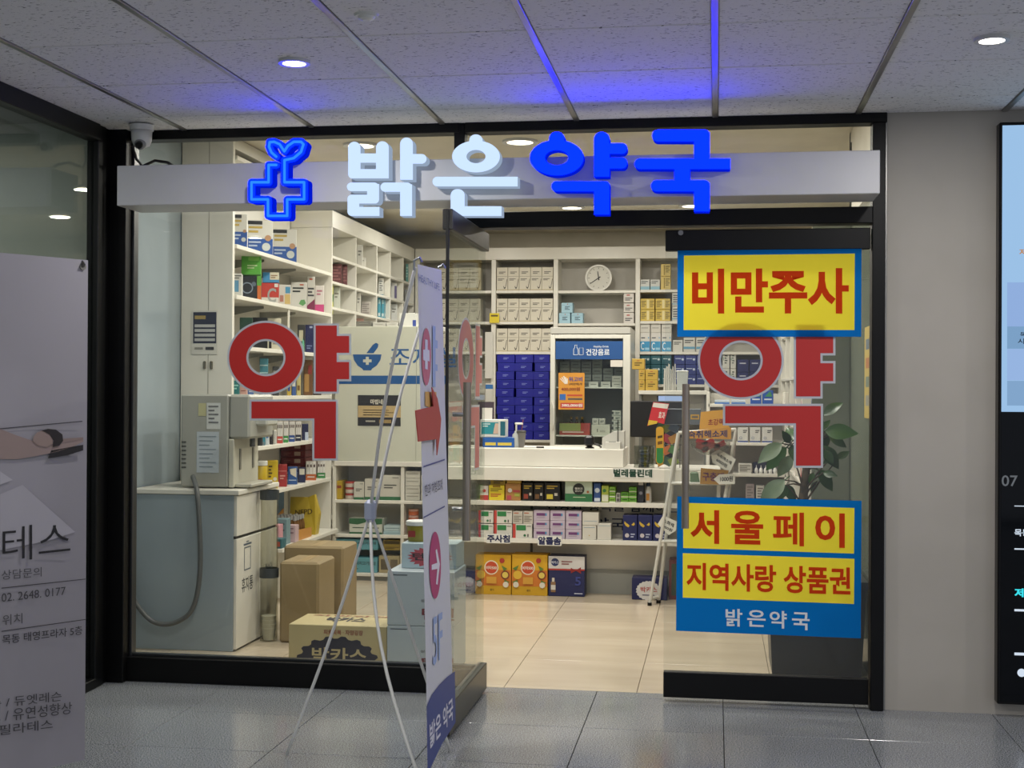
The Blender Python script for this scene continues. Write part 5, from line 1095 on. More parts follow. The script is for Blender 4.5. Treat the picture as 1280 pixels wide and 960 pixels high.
for k, (a, b) in enumerate(((652.5, 666.5), (667, 679.8), (680.3, 700))):
    c1(f'black box with gold lettering, {ORD[k]} from left on the upper counter shelf', a, 603.5, b, '#16130f', [('l', .15, .82, .85, 2, .12, '#b99a34'), ('r', .15, .12, .55, .38, ('#8a3a2a', '#6a4a2a', '#c2b03a')[k]), ('r', .65, .3, .85, .45, '#b8b2a4')], group='black boxes with gold lettering')
c1('large green and white box with dark round emblem under the counter', 706.2, 601, 740.5, '#b9c8b4', [('r', 0, 0, 1, .38, '#2e6a40'), ('c', .5, .6, .28, '#2a2d28'), ('t', '헬로긴', .36, .58, .64, .68, '#d8d8d0'), ('t', '멀티키즈', .37, .47, .63, .55, '#d8d8d0'), ('l', .3, .22, .75, 1, .06, '#c8d4b0'), ('c', .84, .48, .06, '#a8643a')])
c1('slim blue and white box right of the green box', 742, 604, 751, '#2f4c86', [('c', .5, .62, .36, '#c9d0d8'), ('r', .1, .05, .9, .22, '#c9d0d8')])
c1('yellow green box with small figures', 751.8, 607, 761, '#a9b84a', [('r', .05, .05, .95, .45, '#cfd0b8'), ('c', .4, .7, .25, '#3f7a3a')])
for k in range(3): carton(f'lime green box, {("bottom", "middle", "top")[k]} of the stack of three', at(761.5, 615, Y1).x, at(769.3, 615, Y1).x, Y1, Y1+.1, z1+.034*k, z1+.034*k+.033, '#7aa83a', [('l', .15, .5, .85, 1, .25, '#2c4a1c'), ('r', 0, 0, 1, .2, '#d2d8c0')], 'lime green boxes')
c1('small white box with dark codes between green boxes', 769.8, 616.5, 775.5, '#c2c0b8', [('r', .15, .1, .85, .45, '#5a5852'), ('r', .15, .55, .85, .9, '#6a6862')])
for c_ in range(2):
    for k in range(2+c_): carton(f'green box with dark print, {ORD[k]} from the bottom, {("left", "right")[c_]} of two stacks', at(776+10*c_, 615, Y1).x+.001, at(785.7+10*c_, 615, Y1).x, Y1, Y1+.1, z1+.034*k, z1+.034*k+.033, '#5f9a34', [('l', .15, .6, .85, 1, .3, '#1f3a14'), ('r', 0, 0, 1, .18, '#c8d0a8')], 'green boxes with dark print')
c1('tall dark blue box beside the white bottle', 797, 601.5, 805, '#23252f', [('c', .5, .45, .28, '#8a8a94'), ('r', .1, .82, .9, .95, '#b9b6b0')])
p = at(810.3, 626, Y1+.04); t = thing('lotion_bottle', 'white bottle with dark blue cap at the right end of the shelf', 'bottle', (p.x, Y1+.04, z1))
link('body', MB().lathe((p.x, Y1+.04, z1), [(.019, 0), (.0205, .005), (.0205, .085), (.013, .102), (.013, .105)], 18), mat('#d3d1ca', .35), t, smooth=True); link('cap', MB().lathe((p.x, Y1+.04, z1+.1055), [(.013, 0), (.012, .02), (.009, .03)], 16), mat('#1c2a44', .3), t)
link('label_panel', MB().box(p.x-.012, p.x+.008, Y1+.0185, Y1+.0195, z1+.015, z1+.06), mat('#c2863a', .5), t)
# lower shelf
z3 = .378
def c3(label, x0, y0, x1, col, spec=(), zb=None, yb=675, dep=.13, group=None): return pbox(label, x0, y0, x1, yb, Y1, dep, col, spec, zs=z3 if zb is None else zb, gap=.001, group=group)
RG = [('r', 0, 0, .15, 1, '#b8423a'), ('r', .18, .55, .68, .92, '#2f7a44'), ('c', .62, .2, .09, '#2f6a40'), ('r', .76, .1, .82, .3, '#3a3a3a'), ('l', .72, .85, .95, 1, .1, '#6a6862')]
zu = at(620, 654.6, Y1).z
for k, (a, b) in enumerate(((598, 616.8), (617.4, 640.2), (640.8, 665.3))):
    c3(f'white box with red edge and green panel, {ORD[k]} from left, bottom row', a, 655, b, '#cfcdc4', RG, group='red green white boxes')
for k, (a, b) in enumerate(((598, 616.8), (617.4, 640.2))):
    c3(f'white box with red edge and green panel, {ORD[k]} from left, upper row', a, 638, b, '#cfcdc4', RG, zb=zu+.002, group='red green white boxes')
for k, (a, b) in enumerate(((640.8, 653.3), (653.8, 666.3))):
    c3(f'small white box with orange print, {("left", "right")[k]} one on the upper row', a, 639, b, '#bfbab0', [('l', .1, .85, .6, 1, .16, '#b0664a'), ('l', .1, .6, .9, 4, .13, '#8a8478')], zb=zu+.002)
LI = [('r', .18, .45, .8, .72, '#6a3a6e'), ('r', .74, .45, .84, .72, '#4a8ab4'), ('l', .2, .3, .7, 1, .1, '#9a8a9c'), ('c', .08, .85, .03, '#9a5a6a')]
zz = [z3, at(690, 661.3, Y1).z, at(690, 650.9, Y1).z, at(690, 638, Y1).z]
for r in range(3):
    for k, (a, b) in enumerate(((666.8, 686.8), (687.4, 706.4), (707, 727))):
        xa = at(a, 655, Y1).x+.001; xb_ = at(b, 655, Y1).x-.001
        carton(f'lilac box with purple bar, {ORD[k]} from left, {("bottom", "middle", "top")[r]} row', xa, xb_, Y1, Y1+.13, zz[r]+(.001 if r else 0), zz[r+1], '#b9adbc', LI, 'lilac boxes in a grid of nine')
c3('plain white box, lower of two right of the lilac boxes', 727.8, 657, 745.5, '#cbc8be', [('r', .1, .85, .9, .88, '#7a9ab0'), ('c', .5, .3, .04, '#c0a050')])
c3('plain white box, upper of two right of the lilac boxes', 727.8, 640.2, 748.5, '#cbc8be', [('r', .1, .3, .9, .33, '#7a9ab0')], zb=at(735, 656.8, Y1).z+.001)
c3('plain white box standing before the navy boxes', 746.3, 654.5, 764, '#cbc8be', [('r', .1, .85, .9, .88, '#9ab0b8')])
for k, (a, b) in enumerate(((778.3, 796.6), (797.1, 815.6), (816.1, 835))):
    c3(f'navy box with yellow banana picture, {ORD[k]} from left', a, 644, b, '#1d2456', [('p', [(.1, .68), (.2, .58), (.38, .52), (.48, .58), (.38, .64), (.22, .7), (.12, .76)], '#c8a83c'), ('p', [(.6, .62), (.75, .58), (.85, .64), (.78, .72)], '#c8a83c'), ('c', .3, .2, .15, '#c3bcc0'), ('l', .55, .25, .85, 2, .1, '#aab0cc')], group='navy banana boxes')
# floor row before the counter
YF0 = KY+.02
VT = [('r', 0, .0, 1, .22, '#c69a1e'), ('r', 0, .22, 1, .62, '#c87428'), ('c', .45, .68, .2, '#e0d8c0'), ('c', .45, .68, .17, '#c04a2a'), ('t', '비타500', .3, .63, .6, .72, '#e6e0d2'), ('c', .75, .86, .07, '#a8342a'), ('c', .16, .5, .12, '#d8b03a'), ('c', .84, .5, .12, '#7a3a24'), ('c', .84, .5, .085, '#d8c05a'),
      ('p', [(.02, .66), (.2, .74), (.12, .6)], '#5a7a34'), ('p', [(.9, .66), (.74, .74), (.8, .6)], '#5a7a34'), ('p', [(.0, .32), (.16, .38), (.18, .28)], '#5a7a34'), ('p', [(.98, .32), (.82, .38), (.82, .28)], '#5a7a34'), ('c', .12, .26, .08, '#d8d2c0'), ('c', .86, .26, .08, '#d8d2c0'), ('r', .32, .28, .6, .45, '#cf9a3a'), ('t', '골드', .42, .1, .54, .15, '#4a3414')]
pbox('orange and yellow fruit drink carton on the floor, half behind the open door', 594, 693.5, 639, 745, YF0, .15, '#d0a020', VT, zs=.001, group='fruit drink cartons')
pbox('orange and yellow fruit drink carton on the floor, left of the navy carton', 639.6, 693.5, 684.6, 745, YF0, .15, '#d0a020', VT, zs=.001, group='fruit drink cartons')
pbox('navy and white drink carton with red ribbon print on the floor', 685.3, 695.5, 731, 746, YF0, .15, '#1f2452', [('r', 0, .68, 1, 1, '#ccc9c6'), ('c', .18, .85, .11, '#23305e'), ('t', '박카스', .08, .81, .28, .88, '#d0d4e0'), ('l', .36, .87, .66, 2, .06, '#8a5a58'), ('r', .0, .65, 1, .69, '#a8342c'), ('p', [(.62, .72), (.76, .66), (.9, .74), (.9, .58), (.76, .65), (.62, .58)], '#8a2420'),
     ('r', .07, .1, .2, .36, '#8a6a4a'), ('r', .1, .36, .17, .46, '#c8c0b0'), ('r', .07, .16, .2, .28, '#d0ccc4'), ('t', '5', .74, .28, .9, .5, '#3a4488'), ('l', .72, .08, .95, 1, .05, '#b9bcd0')], zs=.001)
o = pbox('navy drink box with white cog emblem on the floor by the ladder', 789.5, 722.5, 834, 749.5, KY-.03, .14, '#1c2150', [('p', [(.47+.33*(1+.08*(i % 2))*cos(2*pi*i/40), .42+.42*(1+.08*(i % 2))*sin(2*pi*i/40)) for i in range(40)], '#cfcdca'), ('t', '박카스', .25, .34, .72, .6, '#a8302c'), ('l', .3, .22, .65, 1, .08, '#4a4a6a')], zs=.001)
pbox('dark red crate on the floor right of the ladder rack', 836, 700, 868, 748, KY+.02, .15, '#6a2f28', [('r', .1, .1, .4, .9, '#3a4a34'), ('l', .5, .8, .9, 3, .12, '#a88a60')], zs=.001)
# ================================================================== GOODS ON THE LEFT SHELVES
def left_row(zs, items, group, Xf=XS-.02):
    """items: (label, px0, px1, py_top, colour, prints[, base z, extra Y]) facing the shop front, nearest first"""
    Ys = [atX(it[2], 450, Xf).y for it in items]
    for i, it in enumerate(items):
        lb, a, b, yt, col, spec = it[:6]; zb = it[6] if len(it) > 6 and it[6] else zs
        Y = Ys[i]; nxt = min([y for y in Ys if y > Y+.02] or [Y+.2]); x0 = at(a, 450, Y).x+.001; dep = max(.03, min(.11, nxt-Y-.006-.3*(Xf-x0))); z1_ = at((a+b)/2, yt, Y).z
        if x0 < -2.98: x0 = -2.98
        carton(lb, x0, Xf, Y, Y+dep, zb, max(z1_, zb+.03), col, spec, group, rot=.31)
BWp = [('r', 0, 0, 1, .48, '#2c56a0'), ('l', .08, .8, .6, 2, .12, '#b9a050'), ('r', .0, .88, .6, .98, '#22262c'), ('c', .82, .5, .12, '#b08a6a'), ('c', .75, .25, .16, '#c2c8c6'), ('l', .08, .38, .55, 2, .1, '#a9b8d4')]
left_row(ZA, [('tall white and blue health box, nearest of three on the top left shelf', 291, 308, 268, '#d0cfc8', BWp), ('tall white and blue health box, middle of three on the top left shelf', 309, 340, 276, '#d0cfc8', BWp), ('tall white and blue health box, farthest of three on the top left shelf', 341, 370, 287, '#d0cfc8', BWp)], 'white and blue health boxes')
GN = '#4f9a34'
left_row(ZB, [('small white and blue box at the near end of the second left shelf', 292, 302, 342, '#c9c9c2', [('r', 0, .2, .6, .7, '#5a8fb0'), ('l', .1, .9, .9, 2, .1, '#6a6a66')]),
              ('black boxed gadget with orange edge on the second left shelf', 303, 326, 345, '#1d2229', [('c', .28, .5, .3, '#7a8694'), ('c', .28, .5, .24, '#1d2229'), ('c', .62, .66, .12, '#5a6674'), ('r', .8, 0, 1, 1, '#c0662c'), ('r', .78, .6, 1, 1, '#5a9a3c')]),
              ('red box with big silver C on the second left shelf', 327, 348, 354, '#b53a30', [('r', 0, 0, 1, .3, '#ccc8be'), ('t', 'C', .35, .05, .85, .75, '#9a9c98'), ('r', .75, .8, .95, .97, '#d0ccc4')]),
              ('white box with small red picture beside the red C box', 348.6, 363, 356, '#cfccc2', [('r', .5, .1, .95, .55, '#c8b070'), ('r', .55, .6, .95, .9, '#4a90b4'), ('r', .1, .2, .4, .5, '#b07a6a')]),
              ('white box with green leaf print on the second left shelf', 364, 383, 353, '#d2d0c8', [('l', .1, .78, .8, 2, .12, '#2e3430'), ('p', [(.5, .2), (.62, .34), (.85, .36), (.95, .22), (.75, .12)], '#5f9a5c'), ('r', .55, .88, .8, .93, '#b85a3a')]),
              ('white box with maroon corner on the second left shelf', 383.6, 393, 346, '#d0cdc4', [('p', [(0, 0), (1, 0), (1, .35), (0, .15)], '#7a1f48'), ('l', .1, .65, .9, 3, .1, '#3a3a3c'), ('r', .3, .9, .7, .95, '#b85a3a')]),
              ('white and pink box on the second left shelf', 393.6, 404.5, 357, '#d6cfc8', [('r', 0, 0, 1, .3, '#c0407a'), ('l', .2, .8, .8, 2, .12, '#b06a7a')]),
              ('yellow green box with orange fruit at the far end of the second left shelf', 405, 416, 357, '#c6c84a', [('r', 0, .45, 1, .7, '#4f8a34'), ('p', [(0, .42), (.25, .5), (.35, .65), (.25, .82), (0, .88)], '#c86a3a'), ('c', .65, .15, .14, '#8a5a34')])], 'mixed boxes on the second left shelf')
Yg = atX(326, 450, XS-.02).y; zg = at(314, 345, Yg).z+.002
carton('bright green box stacked on the black boxed gadget', at(303, 330, Yg).x+.001, XS-.022, Yg, Yg+.12, zg, zg+.118, GN, [('r', 0, 0, 1, .06, '#2c5a1c'), ('l', .3, .5, .8, 2, .12, '#b9d4a0'), ('r', .35, .75, .9, .95, '#7ab850')], rot=.31)
Yg = atX(348, 450, XS-.02).y; zg = at(340, 354, Yg).z+.002
carton('white and blue box stacked on the red C box', at(329, 347, Yg).x, XS-.021, Yg+.005, Yg+.06, zg, zg+.065, '#3f86b4', [('r', .45, .3, 1, 1, '#cfc8b0'), ('l', .5, .7, .9, 2, .2, '#8a6a50')], rot=.31)
left_row(ZC, [('dark green box at the near end of the third left shelf', 300, 315, 397, '#173a2c', []), ('black box on the third left shelf', 316, 334, 397, '#131516', [('l', .2, .8, .8, 2, .1, '#6a6a60')]), ('cream box on the third left shelf above the red ring', 335, 351, 398, '#cdc8b0', [('r', .1, .05, .3, .3, '#1c1c1c'), ('l', .4, .3, .9, 2, .1, '#8a8478')]),
              ('dark box with mint figure on the third left shelf', 372, 381, 406, '#2b2b2c', [('r', .2, .4, .75, .8, '#bdb89c'), ('p', [(.5, .0), (.95, .0), (.9, .4), (.7, .5)], '#6ab896')]), ('navy box on the third left shelf', 381.6, 392, 406, '#1f2556', [('r', .5, .88, .85, .95, '#aab4d0'), ('l', .2, .25, .8, 2, .08, '#7f8ab0')]), ('navy and white box at the far end of the third left shelf', 398, 412, 408, '#2a3470', [('r', 0, 0, 1, .4, '#c8c8c4')])], 'boxes on the third left shelf')
left_row(ZD, [('teal box at the near end of the fourth left shelf', 291, 299, 476, '#1f6a6c', [('l', .1, .7, .9, 2, .2, '#8ac0b8')]), ('pale pink box on the fourth left shelf', 300, 309, 484, '#c69a8e', [('l', .2, .6, .8, 1, .2, '#8a4a44')]), ('small blue box on the fourth left shelf', 310, 317, 486, '#4a6aa0', [('l', .2, .6, .8, 1, .2, '#c8d0dc')]), ('teal striped box seen inside the left red ring', 325, 335, 448, '#3f7a86', [('r', 0, .2+.15*0, 1, .23, '#a9c4c4'), ('r', 0, .4, 1, .43, '#a9c4c4'), ('r', 0, .6, 1, .63, '#a9c4c4'), ('r', 0, .8, 1, .83, '#a9c4c4')]),
              ('dark small box seen inside the left red ring', 341, 349, 458, '#3a3a38', [('l', .1, .8, .9, 2, .2, '#a09a88')]), ('slim yellow box, first of the slim boxes on the fourth left shelf', 359, 364, 466, '#c2a644', [('r', .2, .2, .8, .5, '#2c4a8a')]), ('slim blue and white box, second of the slim boxes on the fourth left shelf', 365, 370, 466, '#3a5a9a', [('r', .1, .4, .9, .8, '#c9cbc8')]), ('slim cream box, third of the slim boxes on the fourth left shelf', 371, 376, 463, '#c9b878', [('r', .2, .2, .8, .4, '#7a5a2c')]),
              ('brown bag-like box on the fourth left shelf', 380, 391, 450, '#6b4a2c', [('r', .1, .1, .6, .6, '#a8824a'), ('r', .5, .6, .9, .85, '#8a2f2c')]), ('dark brown box at the far end of the fourth left shelf', 392, 402, 446, '#3f2f28', [('l', .2, .6, .8, 3, .12, '#9a7a5a')])], 'boxes on the fourth left shelf')
def stickbox(cl_): return [('r', 0, 0, 1, .32, cl_), ('r', .08, .34, .3, .98, '#d8d6d0'), ('r', .38, .34, .62, .98, '#d8d6d0'), ('r', .7, .34, .94, .98, '#d8d6d0'), ('r', .12, .7, .26, .85, '#5a4a44'), ('r', .42, .7, .58, .85, '#5a4a44'), ('r', .74, .7, .9, .85, '#5a4a44'), ('l', .15, .18, .85, 1, .1, '#dcdcd6')]
left_row(ZE, [('small white box at the near end of the fifth left shelf', 316, 324, 548, '#c9c7be', [('r', .5, .1, .6, .9, '#6a6a64')]), ('tall teal box on the fifth left shelf', 325, 332, 527, '#2e7f94', [('r', .1, 0, .9, .15, '#6a7a80')]), ('tall white and blue box on the fifth left shelf', 332.5, 337, 527, '#cdd0d0', [('r', .2, .3, .8, .4, '#3a6ab0'), ('r', .2, .6, .8, .75, '#5a7a9a')]), ('short black box on the fifth left shelf', 337.5, 342, 538, '#201c20', [('c', .5, .6, .3, '#6a6068')]), ('short white box on the fifth left shelf', 342.5, 346, 538, '#cac8c0', []),
              ('white sticks in a red display box', 347, 354, 527, '#bdb6b0', stickbox('#b84a40')), ('white sticks in a green display box', 355, 361, 527, '#bdb6b0', stickbox('#3f8a48')), ('white sticks in a blue display box', 362, 369, 527, '#bdb6b0', stickbox('#33508c')), ('white sticks in a dark navy display box', 370, 377, 527, '#bdb6b0', stickbox('#262c44')), ('dark navy tall box at the far end of the fifth left shelf', 378, 386, 530, '#20264a', [('r', .5, 0, 1, .5, '#b9c4d8')])], 'goods on the fifth left shelf')
# yellow jar and boxes on the sixth shelf
Yj = atX(332, 450, XS-.02).y; xj = XS-.07; 
t = thing('supplement_jar', 'yellow round jar with white lid on the sixth left shelf', 'jar', (xj, Yj+.05, ZF))
link('body', MB().lathe((xj, Yj+.05, ZF), [(.043, 0), (.046, .006), (.046, .15), (.042, .156)], 22), mat('#b59a1e', .35), t, smooth=True); link('lid', MB().lathe((xj, Yj+.05, ZF+.1565), [(.047, 0), (.047, .024), (.043, .028)], 22), mat('#cfcfc8', .4), t)
link('red_label', MB().box(xj+.005, xj+.03, Yj+.003, Yj+.006, ZF+.05, ZF+.075), mat('#a8342c', .5), t)
left_row(ZF, [('small black and white box before the yellow jar', 315, 322, 595, '#c2c0b6', [('r', .1, .2, .5, .8, '#2a2a2a')]), ('yellow box with white figure on the sixth left shelf', 335, 348, 576, '#cdb01e', [('l', .15, .8, .5, 4, .12, '#5a4a10'), ('c', .75, .35, .18, '#d6d2c4')]), ('red box on the sixth left shelf', 349, 359.5, 581, '#9c2c30', [('r', 0, .7, 1, .74, '#c87a74'), ('l', .2, .5, .8, 2, .12, '#d09a94')]),
              ('blue and white box on the sixth left shelf', 361, 372.5, 584, '#2c5490', [('p', [(.2, .9), (.9, .95), (.9, .4), (.3, .6)], '#cfcab8'), ('l', .1, .25, .9, 1, .1, '#b9c8dc')]), ('navy and white box on the sixth left shelf', 373.5, 382.5, 585, '#23284a', [('r', .2, .55, .9, .95, '#cfcab8')]), ('white sticks in an orange display box', 383.5, 396, 577, '#c4beb6', stickbox('#b8643a')), ('white sticks in a second green display box', 397.5, 407.5, 577, '#c4beb6', stickbox('#3a7f44')), ('white sticks in a second blue display box', 408.5, 415, 577, '#c4beb6', stickbox('#2c3a6a'))], 'goods on the sixth left shelf')
Yr = 2.32; zr = ZF
for k in range(5):
    col = '#6b1d22' if k else '#c2bcb2'
    carton(f'flat dark red box, {ORD[k-1]} from the bottom of the pile on the sixth shelf' if k else 'flat white box under the pile of dark red boxes', -2.975, -2.80, 3.08, 3.27, ZF+.05*k, ZF+.05*k+.048, col, [('r', .55, .25, .8, .8, '#b09a8a'), ('l', .12, .6, .4, 2, .25, '#8a4a44')], 'flat dark red boxes' if k else None)
# lowest display tray
Yt = 2.35
t = thing('bottle_tray', 'orange open display box of small silver capped bottles on the low tray', 'display box', (-2.76, 2.62, ZG))
bx_ = (-2.86, -2.66, 2.50, 2.78)
link('tray_front', MB().prism([(bx_[0], bx_[2], ZG), (bx_[1], bx_[2], ZG), (bx_[1], bx_[2], ZG+.07), (bx_[0], bx_[2], ZG+.10)], (0, .006, 0)), mat('#b9823a', .5), t)
link('tray_side', MB().prism([(bx_[1], bx_[2]+.0065, ZG), (bx_[1], bx_[3], ZG), (bx_[1], bx_[3], ZG+.06), (bx_[1], bx_[2]+.0065, ZG+.07)], (-.006, 0, 0)), mat('#b9823a', .5), t); link('tray_side', MB().prism([(bx_[0]+.006, bx_[2]+.0065, ZG), (bx_[0]+.006, bx_[3], ZG), (bx_[0]+.006, bx_[3], ZG+.18), (bx_[0]+.006, bx_[2]+.0065, ZG+.10)], (-.006, 0, 0)), mat('#b9823a', .5), t)
link('tray_floor', MB().box(bx_[0]+.007, bx_[1]-.007, bx_[2]+.007, bx_[3], ZG, ZG+.004), mat('#9a6a2c', .5), t)
n_ = 0
for i in range(4):
    for j in range(4):
        x = bx_[0]+.032+.043*i; y = bx_[2]+.035+.055*j; tt = thing('glass_vial', f'small silver capped bottle in the orange tray, {ORD[i]} from left, {ORD[j]} row back', 'bottle', (x, y, ZG+.0045), 'silver capped bottles')
        link('body', MB().lathe((x, y, ZG+.0045), [(.016, 0), (.017, .09), (.009, .115), (.009, .12)], 10), mat('#6a4a24', .2), tt, smooth=True); link('cap', MB().cyl((x, y, ZG+.125), (x, y, ZG+.155), .0115, n=10), mat('#c4c6c8', .3, .7), tt)
Ybg = 2.86
solo('yellow_bag', MB().add([(-2.84, Ybg, ZG), (-2.66, Ybg, ZG), (-2.64, Ybg+.02, ZG+.14), (-2.67, Ybg+.02, ZG+.27), (-2.72, Ybg+.03, ZG+.25), (-2.84, Ybg+.02, ZG+.25), (-2.84, Ybg+.08, ZG), (-2.66, Ybg+.08, ZG), (-2.64, Ybg+.07, ZG+.14), (-2.67, Ybg+.05, ZG+.27), (-2.72, Ybg+.05, ZG+.25), (-2.84, Ybg+.05, ZG+.25)],
     [(0, 1, 2, 3, 4, 5), (11, 10, 9, 8, 7, 6)]+[(i, i+6, (i+1) % 6+6, (i+1) % 6) for i in range(6)]), mat('#b8a032', .4), 'yellow packet with folded top at the end of the low tray', 'packet')
o = bpy.data.objects['yellow_bag']; text_on('NEPD', Vector((-2.80, Ybg-.002, ZG+.13)), Vector((.12, 0, .01)), Vector((0, 0, .035)), mat('#4a3a1a', .5), o, .02)
carton('pink box at the near end of the low tray', -2.77, -2.68, 2.16, 2.24, ZG, ZG+.135, '#c08a92', [('l', .15, .8, .85, 4, .12, '#8a4a58'), ('r', .1, .1, .9, .4, '#a86a78')])
carton('low teal display box beside the pink box', -2.73, -2.63, 2.06, 2.15, ZG, ZG+.06, '#2f5f68', [('r', .3, .2, .9, .7, '#a8442e')])
carton('grey blue box on the low tray', -2.77, -2.67, 2.28, 2.36, ZG, ZG+.16, '#6f8a90', [('l', .15, .8, .85, 4, .12, '#39484c')])
carton('pale pink box on the low tray', -2.74, -2.65, 2.40, 2.47, ZG, ZG+.11, '#b9a0a4', [('l', .15, .8, .85, 3, .12, '#7a5a68')])
for k, (x, y) in enumerate(((-2.92, 2.5), (-2.94, 2.75))): carton(f'blue and black tall box at the back of the low tray, {("near", "far")[k]} one', x-.03, x+.05, y, y+.15, ZG, ZG+.29, ('#22262a', '#3f6a8a')[k], [('l', .2, .8, .8, 3, .1, '#8a929a')])
# ================================================================== CUBBY GOODS
def cub(label, c_, shelf, px0, px1, yt, col, spec=(), group=None, dep=.1):
    Xf = XS-.025; Y = atX(px1, 350, Xf).y; Y = max(min(Y, CY[c_+1]-dep-.02), CY[c_]+.015); zb = CZ[shelf] if shelf < 3 else 1.70
    x0 = max(at(px0, 350, Y).x+.001, -2.98); z1_ = max(at((px0+px1)/2, yt, Y).z, zb+.04)
    carton(label, x0, Xf, Y, Y+dep, zb, z1_, col, spec, group, rot=.25)
WB = [('l', .2, .7, .8, 2, .15, '#7a7870')]
cub('maroon patterned box in the first dispensary cubby', 0, 1, 415, 427, 330, '#5a2a2c', [('l', .1, .85, .9, 5, .15, '#8a5a58')]); cub('second maroon patterned box in the first dispensary cubby', 0, 1, 428, 434, 331, '#5f3234', [('l', .1, .85, .9, 5, .15, '#8a5a58')])
cub('white box in the third row of the first cubby', 0, 2, 417, 425, 359, '#c0c2ba', WB)
cub('white roll box in the top row of the second cubby', 1, 0, 446, 453, 306, '#cfcdc5', WB); cub('low white box in the top row of the second cubby', 1, 0, 448, 457, 322, '#cfcdc5', WB)
cub('white box, near one in the third row of the second cubby', 1, 2, 446, 451, 366, '#cdcac0', WB); cub('grey patterned box in the third row of the second cubby', 1, 2, 452, 467, 377, '#b9b2aa', [('l', .1, .8, .9, 5, .15, '#8a7f7a')])
for k in range(2): cub(f'tall white box, {("near", "far")[k]} one in the second row of the third cubby', 2, 1, 473+7*k, 479.5+7*k, 347, '#c9c8c0', [('l', .2, .8, .8, 5, .12, '#5a5e5c'), ('r', 0, .05, 1, .1, '#6a90a0')])
for k in range(3): cub(f'teal and white box, {ORD[k]} from left in the third row of the third cubby', 2, 2, 472+4.5*k, 476.2+4.5*k, 372, '#3f90a4', [('r', .2, .1, .8, .25, '#c8d4d4'), ('r', .2, .7, .8, .9, '#a8c8cc')], dep=.05)
cub('white and purple box in the fourth cubby', 3, 1, 489, 496, 353, '#c0bfb9', [('r', .6, .1, 1, .8, '#4a3f6a')]); cub('white box in the third row of the fourth cubby', 3, 2, 489, 497, 380, '#c9cac6', WB)
cub('teal box in the top row of the last cubby', 4, 0, 507, 513, 330, '#4a8a84', [('l', .2, .8, .8, 4, .15, '#a8c8c0')]); cub('grey box in the second row of the last cubby', 4, 1, 506, 511, 362, '#7a7a74', WB); cub('dark patterned box in the third row of the last cubby', 4, 2, 506, 514, 382, '#6a655e', WB)
cub('pale pink box on the low row of the second cubby', 1, 3, 446, 455, 398, '#c49a8c', WB); cub('white box on the low row of the third cubby', 2, 3, 472, 482, 398, '#c2c0b8', WB)
# on top of the dispensing screen
for k, (a, b, y0) in enumerate(((445, 464, 401.5), (466, 482, 405), (483, 497.5, 405), (499, 520, 391.5))):
    x0 = at(a, 405, DY+.1).x; x1 = at(b, 405, DY+.1).x; zz_ = at(480, y0, DY+.1).z
    carton(('grey pen tray box at the left on the dispensing screen', 'low white box, second on the dispensing screen', 'low white box, third on the dispensing screen', 'white machine box with blue end on the dispensing screen')[k], x0, x1, DY+.1, DY+.22, 1.7865, max(zz_, 1.82), ('#6a685f', '#b4b2aa', '#b4b2aa', '#c9c9c2')[k], ([('r', .8, 0, 1, .5, '#2c3f8a')] if k == 3 else [('l', .2, .6, .8, 1, .2, '#8a887f')]))
# ================================================================== GOODS UNDER THE DISPENSING SCREEN
YU = DY+.03
def u(label, shelf, x0, y0, x1, col, spec=(), zb=None, group=None, dep=.14, yb=0): return pbox(label, x0, y0, x1, 650, YU, dep, col, spec, zs=(.567, .326, .055)[shelf] if zb is None else zb, gap=.001, group=group)
def stack(label, n, shelf, x0, x1, y0, col, spec, group):
    xa, xb_ = at(x0, 620, YU).x+.001, at(x1, 620, YU).x-.001; zb = (.567, .326, .055)[shelf]; zt2 = at(x0, y0, YU).z; h = (zt2-zb)/n
    for k in range(n): carton(f'{label}, {ORD[k]} from the bottom', xa, xb_, YU, YU+.13, zb+h*k, zb+h*(k+1)-.0015, col, spec, group)
u('yellow box at the left under the dispensing screen', 0, 420, 601, 427.5, '#b89a2c', [('r', .1, .6, .9, .75, '#8a3a24')])
for k in range(3):
    x = at(435.5, 620, YU).x; t = thing('red_jar', f'round red and white jar, {ORD[k]} from the bottom of the pile under the screen', 'jar', (x, YU+.05, .567+.042*k), 'red and white jars'); link('body', MB().lathe((x, YU+.05, .567+.0425*k), [(.034, 0), (.036, .004), (.036, .026)], 18), mat('#c8bcae', .4), t); link('lid', MB().lathe((x, YU+.05, .567+.0425*k+.0265), [(.037, 0), (.037, .014)], 18), mat('#a83a2e', .4), t)
WG = [('r', 0, 0, 1, .14, '#2f6a40'), ('l', .2, .6, .8, 2, .1, '#5a5852'), ('l', .6, .9, .9, 1, .08, '#8a887f')]
u('small white box with green foot, first of three under the screen', 0, 442, 602.5, 455, '#c9c6ba', WG); u('middle white box with green foot, second of three under the screen', 0, 455.6, 598.5, 474, '#c9c6ba', WG); u('large white box with green foot, third of three under the screen', 0, 474.6, 594, 501, '#cac7bb', WG)
stack('small white box in the right compartment under the screen', 4, 0, 506.5, 525, 588.5, '#c6c3b8', [('l', .1, .6, .9, 1, .2, '#8a877c')], 'white boxes in a stack of four')
stack('small white box in the second stack of the right compartment', 3, 0, 526, 541, 594, '#c6c3b8', [('l', .1, .6, .9, 1, .2, '#8a877c')], 'white boxes in a stack of three')
u('green and white open carton on the middle shelf under the screen', 1, 436.5, 648, 478, '#c6c8bc', [('p', [(0, 1), (0, .65), (.25, .6), (.5, .75), (.75, .6), (1, .65), (1, 1)], '#2f5f3c'), ('l', .1, .4, .9, 1, .12, '#4a5a4c'), ('r', 0, 0, 1, .12, '#2f5f3c')])
